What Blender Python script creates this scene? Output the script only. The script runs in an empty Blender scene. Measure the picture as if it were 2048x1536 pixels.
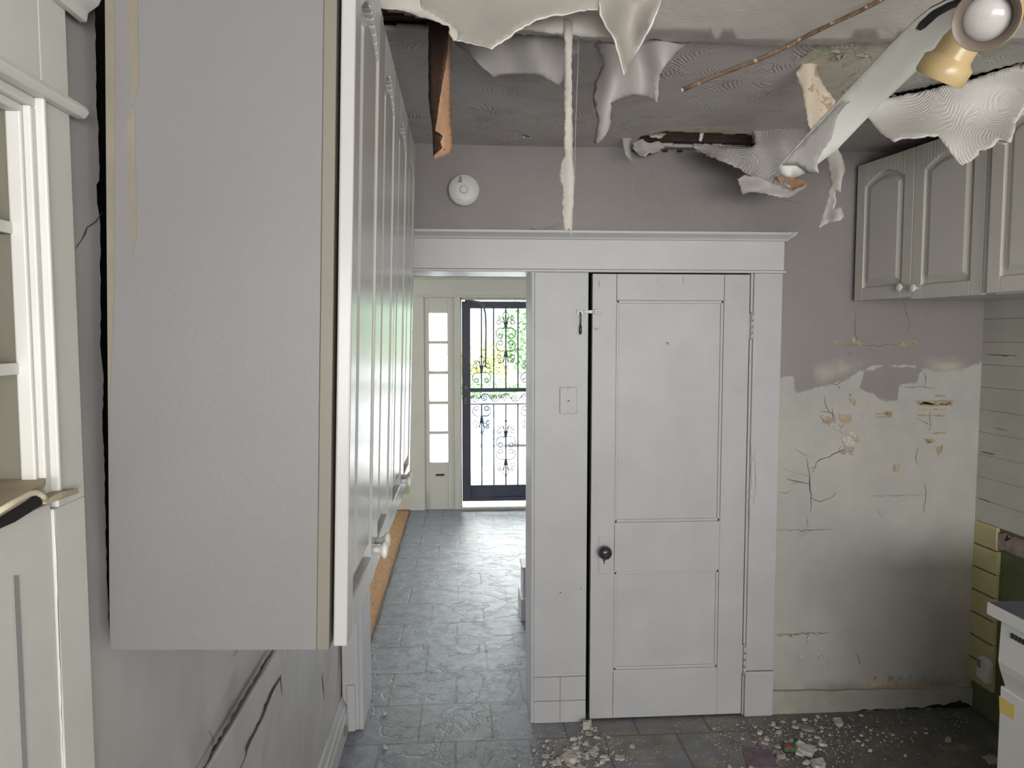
import bpy, bmesh, math, random
import numpy as np
from mathutils import Vector, Matrix, noise
from mathutils.geometry import delaunay_2d_cdt
random.seed(7)
SC = bpy.context.scene; COL = SC.collection
# ------------------------------------------------------------------ camera
FL = 1472.0; TH = PS = math.radians(3.85); H = 1.68
cam = bpy.data.objects.new('camera', bpy.data.cameras.new('camera')); COL.objects.link(cam)
cam.data.sensor_width = 36; cam.data.lens = 36*FL/2048; cam.data.clip_start = .02; cam.data.clip_end = 200
cam.location = (0, 0, H); cam.rotation_euler = (math.pi/2-TH, 0, -PS); SC.camera = cam
F = Vector((math.sin(PS)*math.cos(TH), math.cos(PS)*math.cos(TH), -math.sin(TH)))
R = Vector((math.cos(PS), -math.sin(PS), 0)); U = Vector((math.sin(PS)*math.sin(TH), math.cos(PS)*math.sin(TH), math.cos(TH)))
def P(px, py, X=None, Y=None, Z=None):          # a point of the place measured off the photograph, on a known plane
    d = F + R*((px-1024)/FL) - U*((py-768)/FL)
    if X is not None: t = X/d.x
    elif Y is not None: t = Y/d.y
    else: t = (Z-H)/d.z
    return Vector((0, 0, H)) + d*t
# ------------------------------------------------------------------ world, daylight, added fill lamps, exposure
w = bpy.data.worlds.new('world'); SC.world = w; w.use_nodes = True
w.node_tree.nodes['Background'].inputs[0].default_value = (.93, .97, 1, 1)
w.node_tree.nodes['Background'].inputs[1].default_value = 8.0
SC.view_settings.view_transform = 'Standard'; SC.view_settings.look = 'None'; SC.view_settings.gamma = 1
SC.view_settings.exposure = 0.5
def area(name, loc, aim, sx, sy, power, col=(1, 1, 1)):
    l = bpy.data.lights.new(name, 'AREA'); l.shape = 'RECTANGLE'; l.size = sx; l.size_y = sy; l.energy = power; l.color = col
    o = bpy.data.objects.new(name, l); COL.objects.link(o); o.location = loc
    o.rotation_euler = (Vector(aim)-Vector(loc)).to_track_quat('-Z', 'Y').to_euler(); return o
area('window_light_right', (2.2, -1.2, 1.7), (-.2, 1.4, 2.5), 1.3, 1.1, 16, (1, .985, .95))
area('fill_light_behind', (.6, -2.5, 1.65), (.6, .6, 3.3), 2.4, 1.3, 135, (1, .985, .96))  # soft fill added behind the camera; no window is modelled there
area('front_room_fill_left', (-3.2, 5.2, 1.4), (0, 5.2, .9), 1.6, 1.3, 42, (.93, .97, 1))  # unseen lamp added to lighten the front room from the left
area('front_room_fill_right', (2.9, 5.2, 1.4), (-1, 5.2, .9), 1.6, 1.3, 32, (.93, .97, 1))  # second added lamp, brightening the front room from the right
sun = bpy.data.objects.new('sun', bpy.data.lights.new('sun', 'SUN')); COL.objects.link(sun); sun.data.energy = 5.5; sun.data.angle = .02
sun.rotation_euler = Vector((.35, .75, -.9)).to_track_quat('-Z', 'Y').to_euler()
# ------------------------------------------------------------------ materials
def nt(name):
    m = bpy.data.materials.new(name); m.use_nodes = True; t = m.node_tree
    return m, t, t.nodes, t.links, t.nodes['Principled BSDF']
def c4(c): return (c[0], c[1], c[2], 1)
def coord(n, l, geo, scale=(1, 1, 1), rot=(0, 0, 0)):
    mp = n.new('ShaderNodeMapping'); mp.inputs['Scale'].default_value = scale; mp.inputs['Rotation'].default_value = rot
    if geo: l.new(n.new('ShaderNodeNewGeometry').outputs['Position'], mp.inputs[0])
    else: l.new(n.new('ShaderNodeTexCoord').outputs['Object'], mp.inputs[0])
    return mp.outputs[0]
def noi(n, l, vec, scale, det=4, rough=.55, dist=0):
    x = n.new('ShaderNodeTexNoise'); x.inputs['Scale'].default_value = scale; x.inputs['Detail'].default_value = det
    x.inputs['Roughness'].default_value = rough; x.inputs['Distortion'].default_value = dist; l.new(vec, x.inputs['Vector']); return x.outputs[0]
def ramp(n, l, fac, stops):
    r = n.new('ShaderNodeValToRGB'); e = r.color_ramp.elements
    while len(e) > 1: e.remove(e[0])
    e[0].position = stops[0][0]; e[0].color = c4(stops[0][1])
    for p, c in stops[1:]:
        k = e.new(p); k.color = c4(c)
    l.new(fac, r.inputs[0]); return r.outputs[0]
def mixc(n, l, fac, a, b):
    x = n.new('ShaderNodeMix'); x.data_type = 'RGBA'
    if isinstance(fac, (int, float)): x.inputs[0].default_value = fac
    else: l.new(fac, x.inputs[0])
    for s, v in ((6, a), (7, b)):
        if isinstance(v, tuple): x.inputs[s].default_value = c4(v)
        else: l.new(v, x.inputs[s])
    return x.outputs[2]
def mth(n, l, op, a, b=0, c=None):
    x = n.new('ShaderNodeMath'); x.operation = op
    for s, v in ((0, a), (1, b), (2, c)):
        if v is None: continue
        if isinstance(v, (int, float)): x.inputs[s].default_value = v
        else: l.new(v, x.inputs[s])
    return x.outputs[0]
def bump(n, l, b, h, strength, dist=.01):
    x = n.new('ShaderNodeBump'); x.inputs['Strength'].default_value = strength; x.inputs['Distance'].default_value = dist
    l.new(h, x.inputs['Height']); l.new(x.outputs[0], b.inputs['Normal']); return x
def paint(name, col, rough=.45, var=.06, vs=3, bs=60, bstr=.15, dirt=None, dthr=.62, geo=False, stretch=(1, 1, 1), metal=0, spec=.5):
    m, t, n, l, b = nt(name); v = coord(n, l, geo, stretch)
    a = noi(n, l, v, vs, 5)
    dk = tuple(x*(1-var*2) for x in col); lt = tuple(min(1, x*(1+var)) for x in col)
    c = ramp(n, l, a, [(.3, dk), (.7, lt)])
    if dirt:
        d = noi(n, l, v, vs*2.3, 8, .7)
        f = ramp(n, l, d, [(dthr, (0, 0, 0)), (dthr+.06, (1, 1, 1))]); c = mixc(n, l, f, c, dirt)
    l.new(c, b.inputs['Base Color']); b.inputs['Roughness'].default_value = rough; b.inputs['Metallic'].default_value = metal
    b.inputs['Specular IOR Level'].default_value = spec
    if bstr: bump(n, l, b, noi(n, l, v, bs, 4), bstr, .003)
    return m
WH = (.50, .50, .515)
M = {}
M['white'] = paint('white_gloss_paint', WH, .38, .03, 4, 25, .12)
M['white_old'] = paint('worn_white_paint', (.47, .47, .485), .42, .04, 5, 30, .25, (.36, .34, .31), .72)
M['cream'] = paint('cream_paint', (.55, .54, .475), .4, .03)
M['builtin'] = paint('warm_white_paint', (.60, .595, .57), .5, .03, 5, 40, .12)
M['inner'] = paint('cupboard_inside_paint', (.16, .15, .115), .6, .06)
M['cab'] = paint('cabinet_foil', (.40, .39, .39), .24, .015, 2, 60, .02)
M['cabside'] = paint('cabinet_side_laminate', (.168, .162, .167), .5, .03, 2.5, 120, .1)
M['cabedge'] = paint('cabinet_edge_beige', (.16, .148, .12), .5, .04)
M['cabr'] = paint('cabinet_foil_warm', (.50, .485, .44), .33, .02)
M['gap'] = paint('gap_shade_black', (.012, .010, .010), .9, .1)  # near-black colour put in for the shade inside gaps and recesses
M['crack'] = paint('crack_shadow', (.07, .06, .055), .9, .1)
M['green'] = paint('green_paint', (.36, .44, .27), .5, .04)
M['dkgreen'] = paint('olive_wall', (.13, .15, .07), .6, .15, 6)
M['yellow'] = paint('yellow_board', (.52, .48, .25), .5, .08, 5)
M['pink'] = paint('pinkish_mortar', (.34, .26, .23), .8, .25, 14, 40, .6, (.6, .58, .55), .6)
M['tan'] = paint('tan_board', (.40, .32, .23), .7, .15, 12, 80, .4, (.55, .5, .42), .6)
M['woodbrn'] = paint('raw_brown_wood', (.16, .10, .07), .8, .4, 12, 60, .6, (.33, .27, .22), .6, stretch=(1, 8, 8))
M['lath'] = paint('old_lath', (.13, .08, .055), .85, .4, 20, 80, .8, (.28, .24, .2), .58, stretch=(.6, 6, 6))
M['iron'] = paint('blue_black_iron', (.06, .07, .10), .4, .1)
M['steel'] = paint('dull_steel', (.20, .20, .20), .4, .2, 30, metal=.7)
M['dark'] = paint('near_black_plastic', (.02, .02, .025), .35, .1)
M['plastic'] = paint('off_white_plastic', (.62, .61, .58), .4, .02)
M['knobdk'] = paint('dark_china_knob', (.035, .033, .045), .18, .1)
M['blade'] = paint('blade_white', (.82, .84, .78), .4, .02)
M['gold'] = paint('tan_lampshade', (.50, .37, .19), .3, .05, 6)
M['brownin'] = paint('lampshade_inside', (.13, .10, .08), .45, .1)
M['bulb'] = paint('frosted_bulb', (.45, .43, .42), .15, .02)
M['counter'] = paint('dark_counter', (.06, .07, .09), .35, .2, 10)
M['applw'] = paint('appliance_white', (.60, .60, .57), .35, .02)
M['sticker'] = paint('yellow_sticker', (.62, .47, .13), .5, .05)
M['stickink'] = paint('faded_print', (.42, .30, .08), .6, .05)
M['tanv'] = paint('tan_inner_veneer_lit', (.42, .24, .145), .7, .15, 9, 60, .3, stretch=(3, 3, .6))  # tan inner side; the light on the fold is partly in this colour
M['darkv'] = paint('dark_brown_veneer_shaded', (.10, .055, .035), .75, .25, 9, 60, .3, stretch=(3, 3, .6))  # dark outer side of the same sheet, with some shade in its colour
M['thread'] = paint('pale_fibre', (.45, .42, .38), .8)
M['rod'] = paint('rusty_rod', (.15, .095, .06), .8, .3, 30, 90, .8, (.45, .40, .30), .58)
M['rubble'] = paint('plaster_rubble', (.50, .47, .43), .9, .15, 30, 120, .5)
M['rubbled'] = paint('grey_rubble', (.26, .24, .22), .9, .25, 30, 120, .5)
M['plpaint'] = paint('grey_paint_skin', (.43, .405, .395), .55, .06, 7, 50, .3)
M['plback'] = paint('paint_skin_back', (.48, .455, .42), .75, .08, 8, 60, .4)
M['plwhite'] = paint('torn_plaster_white', (.76, .73, .68), .8, .03, 15, 90, .5)
M['sheetb'] = paint('beige_skin', (.34, .315, .285), .6, .06, 5, 40, .3)
# --- layered old paint (cream, peach, green, brown)
def layered():
    m, t, n, l, b = nt('layered_old_paint'); v = coord(n, l, True)
    a = noi(n, l, v, 9, 5, .6, .6)
    s = [(0, (.22, .14, .10)), (.31, (.42, .30, .21)), (.39, (.60, .52, .41)), (.56, (.62, .59, .49)), (.60, (.38, .42, .32)), (.66, (.58, .57, .50))]
    c = ramp(n, l, a, s); l.new(c, b.inputs['Base Color']); b.inputs['Roughness'].default_value = .75
    bump(n, l, b, a, .6, .01); return m, s
M['layer'], LSTOPS = layered()
for nd in M['layer'].node_tree.nodes:
    if nd.type == 'VALTORGB': nd.color_ramp.interpolation = 'CONSTANT'
# --- swirl (combed fan pattern) height
def swirl(n, l, v, cell=5.5, freq=420, cover=.45):
    vo = n.new('ShaderNodeTexVoronoi'); vo.inputs['Scale'].default_value = cell; l.new(v, vo.inputs['Vector'])
    def vm(op, a, b):
        x = n.new('ShaderNodeVectorMath'); x.operation = op
        for k_, q in ((0, a), (1, b)):
            if isinstance(q, tuple): x.inputs[k_].default_value = q
            else: l.new(q, x.inputs[k_])
        return x
    off = vm('MULTIPLY', vm('SUBTRACT', vo.outputs['Color'], (.5, .5, .5)).outputs[0], (1.3/cell,)*3).outputs[0]
    rel = vm('SUBTRACT', vm('SUBTRACT', v, vo.outputs['Position']).outputs[0], off).outputs[0]
    d = vm('LENGTH', rel, (0, 0, 0)).outputs['Value']
    d = mth(n, l, 'ADD', d, mth(n, l, 'MULTIPLY', noi(n, l, v, 18, 3), .02))
    sn = mth(n, l, 'SINE', mth(n, l, 'MULTIPLY', d, freq))
    am = ramp(n, l, noi(n, l, v, 10, 3), [(cover, (0, 0, 0)), (cover+.14, (1, 1, 1))])
    return mth(n, l, 'ADD', mth(n, l, 'MULTIPLY', sn, am), mth(n, l, 'MULTIPLY', noi(n, l, v, 22, 7, .75), 2.4))
def swirlmat(name, col, cell=5.5, freq=420, strg=.5, rough=.5, cover=.36):
    m, t, n, l, b = nt(name); v = coord(n, l, True)
    c = ramp(n, l, noi(n, l, v, 5, 6, .6), [(.3, tuple(x*.88 for x in col)), (.7, tuple(x*1.06 for x in col))])
    l.new(c, b.inputs['Base Color']); b.inputs['Roughness'].default_value = rough
    bump(n, l, b, swirl(n, l, v, cell, freq, cover), strg, .004); return m
M['swirlsheet'] = swirlmat('swirl_plaster_skin', (.56, .535, .50), 8, 760, .32, .5, .44)
M['swirlgrey'] = swirlmat('swirl_grey_skin', (.42, .395, .385), 9, 640, .45)
# ceiling: attribute m.x signed distance to layered zone
def attrmask(n, l, ch, v, amp, scale, width, w2=8):
    at = n.new('ShaderNodeAttribute'); at.attribute_name = 'm'
    sp = n.new('ShaderNodeSeparateXYZ'); l.new(at.outputs['Vector'], sp.inputs[0])
    nz = mth(n, l, 'MULTIPLY', mth(n, l, 'SUBTRACT', noi(n, l, v, scale, w2, .65), .5), amp)
    s = mth(n, l, 'ADD', sp.outputs[ch], nz)
    x = n.new('ShaderNodeMapRange'); l.new(s, x.inputs[0]); x.inputs[1].default_value = -width; x.inputs[2].default_value = width
    return x.outputs[0]
def ceilmat():
    m, t, n, l, b = nt('ceiling_grey_swirl'); v = coord(n, l, True)
    base = ramp(n, l, noi(n, l, v, 4, 6, .6), [(.3, (.49, .455, .44)), (.7, (.60, .565, .55))])
    lay = ramp(n, l, noi(n, l, v, 11, 5, .6, .6), LSTOPS)
    k = attrmask(n, l, 0, v, .06, 14, .003)
    wh = attrmask(n, l, 1, v, .05, 10, .01)
    c = mixc(n, l, k, base, lay); c = mixc(n, l, wh, c, (.45, .45, .40))
    l.new(c, b.inputs['Base Color']); b.inputs['Roughness'].default_value = .5
    sw = mth(n, l, 'MULTIPLY', swirl(n, l, v, 9, 520, .46), mth(n, l, 'SUBTRACT', 1, mth(n, l, 'MULTIPLY', k, .8))); bump(n, l, b, sw, .6, .0045); return m
M['ceil'] = ceilmat()
def backwallmat():
    m, t, n, l, b = nt('kitchen_back_wall_paint'); v = coord(n, l, True)
    grey = ramp(n, l, noi(n, l, v, 2.5, 4), [(.3, (.225, .205, .20)), (.7, (.26, .24, .235))])
    prim = ramp(n, l, noi(n, l, v, 5, 6, .6), [(.3, (.36, .35, .33)), (.7, (.43, .42, .395))])
    smear = mixc(n, l, ramp(n, l, noi(n, l, v, 7, 4), [(.4, (0, 0, 0)), (.62, (1, 1, 1))]), (.27, .26, .235), (.40, .38, .33))
    k = attrmask(n, l, 0, v, .035, 22, .003); sm = attrmask(n, l, 1, v, .06, 12, .022)
    c = mixc(n, l, k, grey, prim); c = mixc(n, l, sm, c, smear)
    st = attrmask(n, l, 2, v, .06, 45, .004)
    c = mixc(n, l, st, c, (.40, .27, .12))
    l.new(c, b.inputs['Base Color']); b.inputs['Roughness'].default_value = .5
    vo = n.new('ShaderNodeTexVoronoi'); vo.feature = 'DISTANCE_TO_EDGE'; vo.inputs['Scale'].default_value = 9; l.new(v, vo.inputs['Vector'])
    cr = mth(n, l, 'MINIMUM', mth(n, l, 'MULTIPLY', vo.outputs['Distance'], 25), 1)
    bp = bump(n, l, b, mth(n, l, 'ADD', noi(n, l, v, 35, 5), mth(n, l, 'MULTIPLY', mth(n, l, 'MULTIPLY', cr, k), .25)), .35, .004); return m
M['backwall'] = backwallmat()
def leftwallmat():
    m, t, n, l, b = nt('glossy_wavy_wall'); v = coord(n, l, True, (1, 1, .8))
    c = ramp(n, l, noi(n, l, v, 2, 2), [(.3, (.44, .415, .42)), (.7, (.48, .455, .46))])
    l.new(c, b.inputs['Base Color']); b.inputs['Roughness'].default_value = .27
    h = noi(n, l, v, 5.5, 1, .4, .3); bump(n, l, b, h, .38, .04); return m
M['leftwall'] = leftwallmat()
def sidingmat():
    m, t, n, l, b = nt('white_plank_siding'); v = coord(n, l, True)
    c = ramp(n, l, noi(n, l, v, 4, 5), [(.3, (.42, .41, .365)), (.7, (.50, .49, .44))])
    l.new(c, b.inputs['Base Color']); b.inputs['Roughness'].default_value = .55; bump(n, l, b, noi(n, l, v, 30, 4), .2, .003); return m
M['siding'] = sidingmat()
def floormat():
    m, t, n, l, b = nt('slate_tile'); v = coord(n, l, True)
    mp = n.new('ShaderNodeMapping'); mp.inputs['Location'].default_value = (.0355, -2.945, 0); l.new(v, mp.inputs[0])
    br = n.new('ShaderNodeTexBrick'); l.new(mp.outputs[0], br.inputs['Vector'])
    for k_, v_ in (('Scale', 1), ('Mortar Size', .0055), ('Mortar Smooth', .1), ('Brick Width', .309), ('Row Height', .3157)): br.inputs[k_].default_value = v_
    br.inputs['Color1'].default_value = (.4, .4, .4, 1); br.inputs['Color2'].default_value = (.6, .6, .6, 1); br.inputs['Mortar'].default_value = (0, 0, 0, 1)
    a = noi(n, l, v, 13, 12, .78, .35)
    slate = ramp(n, l, a, [(.30, (.09, .10, .13)), (.5, (.15, .165, .205)), (.70, (.25, .265, .31))])
    sx = n.new('ShaderNodeSeparateXYZ'); l.new(v, sx.inputs[0])
    # dirt and rubble dust on the right part of the kitchen floor
    wob = mth(n, l, 'MULTIPLY', mth(n, l, 'SUBTRACT', noi(n, l, v, 5, 6, .6), .5), .7)
    xr = n.new('ShaderNodeMapRange'); l.new(mth(n, l, 'ADD', sx.outputs[0], wob), xr.inputs[0]); xr.inputs[1].default_value = .22; xr.inputs[2].default_value = .42
    yr = n.new('ShaderNodeMapRange'); l.new(sx.outputs[1], yr.inputs[0]); yr.inputs[1].default_value = 3.25; yr.inputs[2].default_value = 3.0
    dirtf = mth(n, l, 'MULTIPLY', xr.outputs[0], yr.outputs[0])
    xr2 = n.new('ShaderNodeMapRange'); l.new(mth(n, l, 'ADD', sx.outputs[0], wob), xr2.inputs[0]); xr2.inputs[1].default_value = 1.15; xr2.inputs[2].default_value = 1.3
    dkk = mth(n, l, 'MULTIPLY', xr2.outputs[0], yr.outputs[0])
    d1 = ramp(n, l, noi(n, l, v, 12, 8, .7), [(.35, (.12, .105, .085)), (.55, (.23, .20, .165)), (.75, (.36, .32, .27))])
    d2 = ramp(n, l, noi(n, l, v, 6, 8, .7), [(.38, (.042, .050, .048)), (.54, (.085, .085, .072)), (.66, (.20, .155, .12))])
    lay = ramp(n, l, noi(n, l, v, 3.5, 5, .6), [(.38, (.15, .15, .15)), (.60, (1, 1, 1))])
    c = mixc(n, l, mth(n, l, 'MULTIPLY', dirtf, lay), slate, d1); c = mixc(n, l, mth(n, l, 'MULTIPLY', dkk, .85), c, d2)
    c = mixc(n, l, mth(n, l, 'MULTIPLY', br.outputs['Fac'], .8), c, (.06, .065, .07))
    l.new(c, b.inputs['Base Color'])
    rr = mth(n, l, 'ADD', mth(n, l, 'ADD', mth(n, l, 'MULTIPLY', a, .16), .07), mth(n, l, 'MULTIPLY', dirtf, .3)); l.new(rr, b.inputs['Roughness'])
    vein = mth(n, l, 'ABSOLUTE', mth(n, l, 'SUBTRACT', noi(n, l, v, 4.2, 4, .6, .5), .5))
    vein = mth(n, l, 'MINIMUM', mth(n, l, 'MULTIPLY', vein, 45), 1)
    h = mth(n, l, 'ADD', mth(n, l, 'MULTIPLY', a, 1.3), mth(n, l, 'MULTIPLY', vein, .5)); h = mth(n, l, 'ADD', h, mth(n, l, 'MULTIPLY', noi(n, l, v, 60, 4), .25))
    h = mth(n, l, 'SUBTRACT', h, mth(n, l, 'MULTIPLY', br.outputs['Fac'], .9))
    b.inputs['Specular IOR Level'].default_value = 1.0; bump(n, l, b, h, .5, .008); return m
M['tile'] = floormat()
def oakmat():
    m, t, n, l, b = nt('worn_orange_floorboard'); v = coord(n, l, True, (2.2, 1, 1))
    c = ramp(n, l, noi(n, l, v, 22, 8, .75, 1.5), [(.38, (.16, .08, .045)), (.47, (.38, .20, .09)), (.64, (.50, .29, .15))])
    l.new(c, b.inputs['Base Color']); b.inputs['Roughness'].default_value = .45; bump(n, l, b, noi(n, l, v, 16, 6, .6, 3), .5, .004); return m
M['oak'] = oakmat()
def glassmat(name, rough, alpha, bs):
    m, t, n, l, b = nt(name); n.remove(b); out = n['Material Output']
    g = n.new('ShaderNodeBsdfGlossy'); g.inputs['Roughness'].default_value = .05
    tr = n.new('ShaderNodeBsdfTransparent'); mx = n.new('ShaderNodeMixShader'); mx.inputs[0].default_value = alpha
    if rough:
        tl = n.new('ShaderNodeBsdfTranslucent'); tl.inputs[0].default_value = (.95, .97, 1, 1)
        v = coord(n, l, False)
        f = ramp(n, l, noi(n, l, v, bs, 3, .5, 1.5), [(.36, (0, 0, 0)), (.42, (.85, .85, .85))]); l.new(f, mx.inputs[0])
        l.new(tr.outputs[0], mx.inputs[1]); l.new(tl.outputs[0], mx.inputs[2])
    else:
        l.new(tr.outputs[0], mx.inputs[1]); l.new(g.outputs[0], mx.inputs[2])
    l.new(mx.outputs[0], out.inputs[0]); return m
M['clear'] = glassmat('clear_glass', 0, .04, 0); M['frost'] = glassmat('patterned_glass', 1, .8, 22)
def leafmat(name, a, b_):
    m, t, n, l, b = nt(name); v = coord(n, l, True)
    l.new(ramp(n, l, noi(n, l, v, 3, 6, .7), [(.35, a), (.65, b_)]), b.inputs['Base Color']); b.inputs['Roughness'].default_value = .7
    return m
M['leaf'] = leafmat('bright_leaves', (.16, .34, .13), (.42, .60, .36)); M['leafy'] = leafmat('yellow_green_leaves', (.38, .50, .10), (.62, .66, .25))
M['concrete'] = paint('pale_concrete', (.62, .61, .60), .8, .03); M['siding_blue'] = paint('pale_blue_siding', (.34, .38, .44), .6, .03)
M['carw'] = paint('white_car_paint', (.7, .72, .75), .3, .01); M['tyre'] = paint('grey_tyre', (.26, .31, .36), .7); M['post'] = paint('blue_grey_post', (.10, .14, .19), .6)
M['porch'] = paint('porch_ceiling_paint', (.62, .60, .61), .7)
# ------------------------------------------------------------------ object helpers
def tag(o, label=None, cat=None, group=None, kind=None):
    if label: o['label'] = label
    if cat: o['category'] = cat
    if group: o['group'] = group
    if kind: o['kind'] = kind
    return o
def empty(name, loc=(0, 0, 0), rot=(0, 0, 0), label=None, cat=None, group=None, kind=None):
    o = bpy.data.objects.new(name, None); COL.objects.link(o); o.location = loc; o.rotation_euler = rot; o.empty_display_size = .05
    return tag(o, label, cat, group, kind)
def wloc(o):
    v = Vector((0, 0, 0))
    while o: v += Vector(o.location); o = o.parent
    return v
class MB:
    def __init__(s): s.v = []; s.f = []; s.m = []; s.sm = []
    def add(s, vs, fs, mi=0, smooth=False):
        k = len(s.v); s.v += [Vector(x) for x in vs]
        for f in fs: s.f.append([k+i for i in f]); s.m.append(mi); s.sm.append(smooth)
        return s
    def box(s, a, b, mi=0):
        x0, x1 = sorted((a[0], b[0])); y0, y1 = sorted((a[1], b[1])); z0, z1 = sorted((a[2], b[2]))
        vs = [(x, y, z) for x in (x0, x1) for y in (y0, y1) for z in (z0, z1)]
        return s.add(vs, [(0, 1, 3, 2), (4, 6, 7, 5), (0, 4, 5, 1), (2, 3, 7, 6), (0, 2, 6, 4), (1, 5, 7, 3)], mi)
    def prism(s, pts, d, mi=0):                 # planar polygon extruded by vector d
        n = len(pts); d = Vector(d); p = [Vector(x) for x in pts]
        fs = [tuple(range(n)), tuple(range(2*n-1, n-1, -1))] + [(i, (i+1) % n + 0, (i+1) % n+n, i+n) for i in range(n)]
        return s.add(p+[x+d for x in p], fs, mi)
    def lathe(s, prof, c, axis=(0, 0, 1), seg=28, mi=0, caps=True):
        q = Vector((0, 0, 1)).rotation_difference(Vector(axis).normalized()); c = Vector(c); vs = []; fs = []
        for r, h in prof:
            for i in range(seg):
                a = 2*math.pi*i/seg; vs.append(c+q @ Vector((r*math.cos(a), r*math.sin(a), h)))
        for j in range(len(prof)-1):
            for i in range(seg): fs.append((j*seg+i, j*seg+(i+1) % seg, (j+1)*seg+(i+1) % seg, (j+1)*seg+i))
        s.add(vs, fs, mi, True)
        if caps:
            k = len(s.v)-len(vs)
            s.f.append([k+i for i in range(seg)][::-1]); s.m.append(mi); s.sm.append(False)
            s.f.append([k+(len(prof)-1)*seg+i for i in range(seg)]); s.m.append(mi); s.sm.append(False)
        return s
    def tube(s, pts, r, seg=8, mi=0):
        pts = [Vector(p) for p in pts]; vs = []; fs = []; n = len(pts); up = None
        for i, p in enumerate(pts):
            t = (pts[min(i+1, n-1)]-pts[max(i-1, 0)]).normalized()
            if up is None: up = t.orthogonal().normalized()
            up = (up-t*up.dot(t)).normalized(); bn = t.cross(up)
            rr = r[i] if isinstance(r, (list, tuple)) else r
            for k in range(seg):
                a = 2*math.pi*k/seg; vs.append(p+(up*math.cos(a)+bn*math.sin(a))*rr)
        for i in range(n-1):
            for k in range(seg): fs.append((i*seg+k, i*seg+(k+1) % seg, (i+1)*seg+(k+1) % seg, (i+1)*seg+k))
        fs.append(tuple(range(seg))[::-1]); fs.append(tuple((n-1)*seg+k for k in range(seg)))
        return s.add(vs, fs, mi, True)
    def obj(s, name, mats, parent=None, local=False, bevel=0, label=None, cat=None, group=None, kind=None, attr=None, origin=None):
        me = bpy.data.meshes.new(name)
        if parent is None:
            xs = [v.x for v in s.v]; ys = [v.y for v in s.v]; zs = [v.z for v in s.v]
            o0 = Vector(origin) if origin else Vector(((min(xs)+max(xs))/2, (min(ys)+max(ys))/2, min(zs)))
            off = o0
        else: off = Vector((0, 0, 0)) if local else wloc(parent); o0 = Vector((0, 0, 0))
        me.from_pydata([tuple(v-off) for v in s.v], [], s.f)
        if not isinstance(mats, (list, tuple)): mats = [mats]
        for m in mats: me.materials.append(M[m] if isinstance(m, str) else m)
        me.polygons.foreach_set('material_index', s.m); me.polygons.foreach_set('use_smooth', s.sm)
        if attr is not None:
            a = me.attributes.new('m', 'FLOAT_VECTOR', 'POINT'); a.data.foreach_set('vector', np.asarray(attr, dtype=np.float32).ravel())
        me.validate(); me.update()
        o = bpy.data.objects.new(name, me); COL.objects.link(o); o.location = o0
        if parent is not None: o.parent = parent
        bm = bmesh.new(); bm.from_mesh(me); bmesh.ops.recalc_face_normals(bm, faces=bm.faces); bm.to_mesh(me); bm.free()
        if bevel:
            md = o.modifiers.new('b', 'BEVEL'); md.width = bevel; md.segments = 2; md.limit_method = 'ANGLE'; md.angle_limit = math.radians(40)
        return tag(o, label, cat, group, kind)
def sdf(px, py, poly):                           # signed distance, + inside (numpy)
    px = np.asarray(px); py = np.asarray(py); d = np.full(px.shape, 1e9); ins = np.zeros(px.shape, bool)
    n = len(poly)
    for i in range(n):
        x0, y0 = poly[i]; x1, y1 = poly[(i+1) % n]; ex, ey = x1-x0, y1-y0
        t = np.clip(((px-x0)*ex+(py-y0)*ey)/(ex*ex+ey*ey+1e-12), 0, 1)
        d = np.minimum(d, np.hypot(px-x0-t*ex, py-y0-t*ey))
        if y0 != y1:
            c = ((y0 > py) != (y1 > py)) & (px < (x1-x0)*(py-y0)/(y1-y0)+x0); ins ^= c
    return np.where(ins, d, -d)
def jag(pts, amp, step, closed=True, seed=1):    # ragged outline
    rnd = random.Random(seed); out = []; n = len(pts)
    for i in range(n if closed else n-1):
        a = pts[i]; b = pts[(i+1) % n]; L = math.hypot(b[0]-a[0], b[1]-a[1]); k = max(1, int(L/step))
        for j in range(k):
            t = j/k; o = (rnd.random()-.5)*2*amp if j else (rnd.random()-.5)*amp
            nx, ny = (-(b[1]-a[1])/max(L, 1e-9), (b[0]-a[0])/max(L, 1e-9)); out.append((a[0]+(b[0]-a[0])*t+nx*o, a[1]+(b[1]-a[1])*t+ny*o))
    if not closed: out.append(pts[-1])
    return out
def skin(name, pts, fn, mats, parent=None, thick=.003, amp=2, step=7, grid=9, seed=1, **kw):
    """a torn skin of paint or plaster: ragged outline, filled, placed by fn(px,py)->Vector, with thickness"""
    o = jag(pts, amp, step, True, seed); xs = [p[0] for p in o]; ys = [p[1] for p in o]
    gx = np.arange(min(xs), max(xs), grid); gy = np.arange(min(ys), max(ys), grid); X, Y = np.meshgrid(gx, gy); X = X+grid*.5*(Y//grid % 2)
    s = sdf(X, Y, o); ip = [(float(a), float(b)) for a, b, q in zip(X.ravel(), Y.ravel(), s.ravel()) if q > grid*.45]
    n = len(o); vv, ee, ff = delaunay_2d_cdt([Vector(p) for p in o+ip], [(i, (i+1) % n) for i in range(n)], [], 1, 1e-4)[:3]
    b = MB(); b.add([fn(v.x, v.y) for v in vv], [tuple(f) for f in ff], 0, True)
    ob = b.obj(name, mats, parent, **kw)
    md = ob.modifiers.new('s', 'SOLIDIFY'); md.thickness = thick; md.offset = 0; md.use_rim = True
    if isinstance(mats, (list, tuple)) and len(mats) > 1: md.material_offset_rim = 1
    if isinstance(mats, (list, tuple)) and len(mats) > 2: md.material_offset = 2
    return ob
# ================================================================== THE PLACE
YB = 3.09; YC = 3.065; XL = -.52; XR = 2.29; ZC = 2.47; YW = 3.34; YF = 7.05
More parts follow.
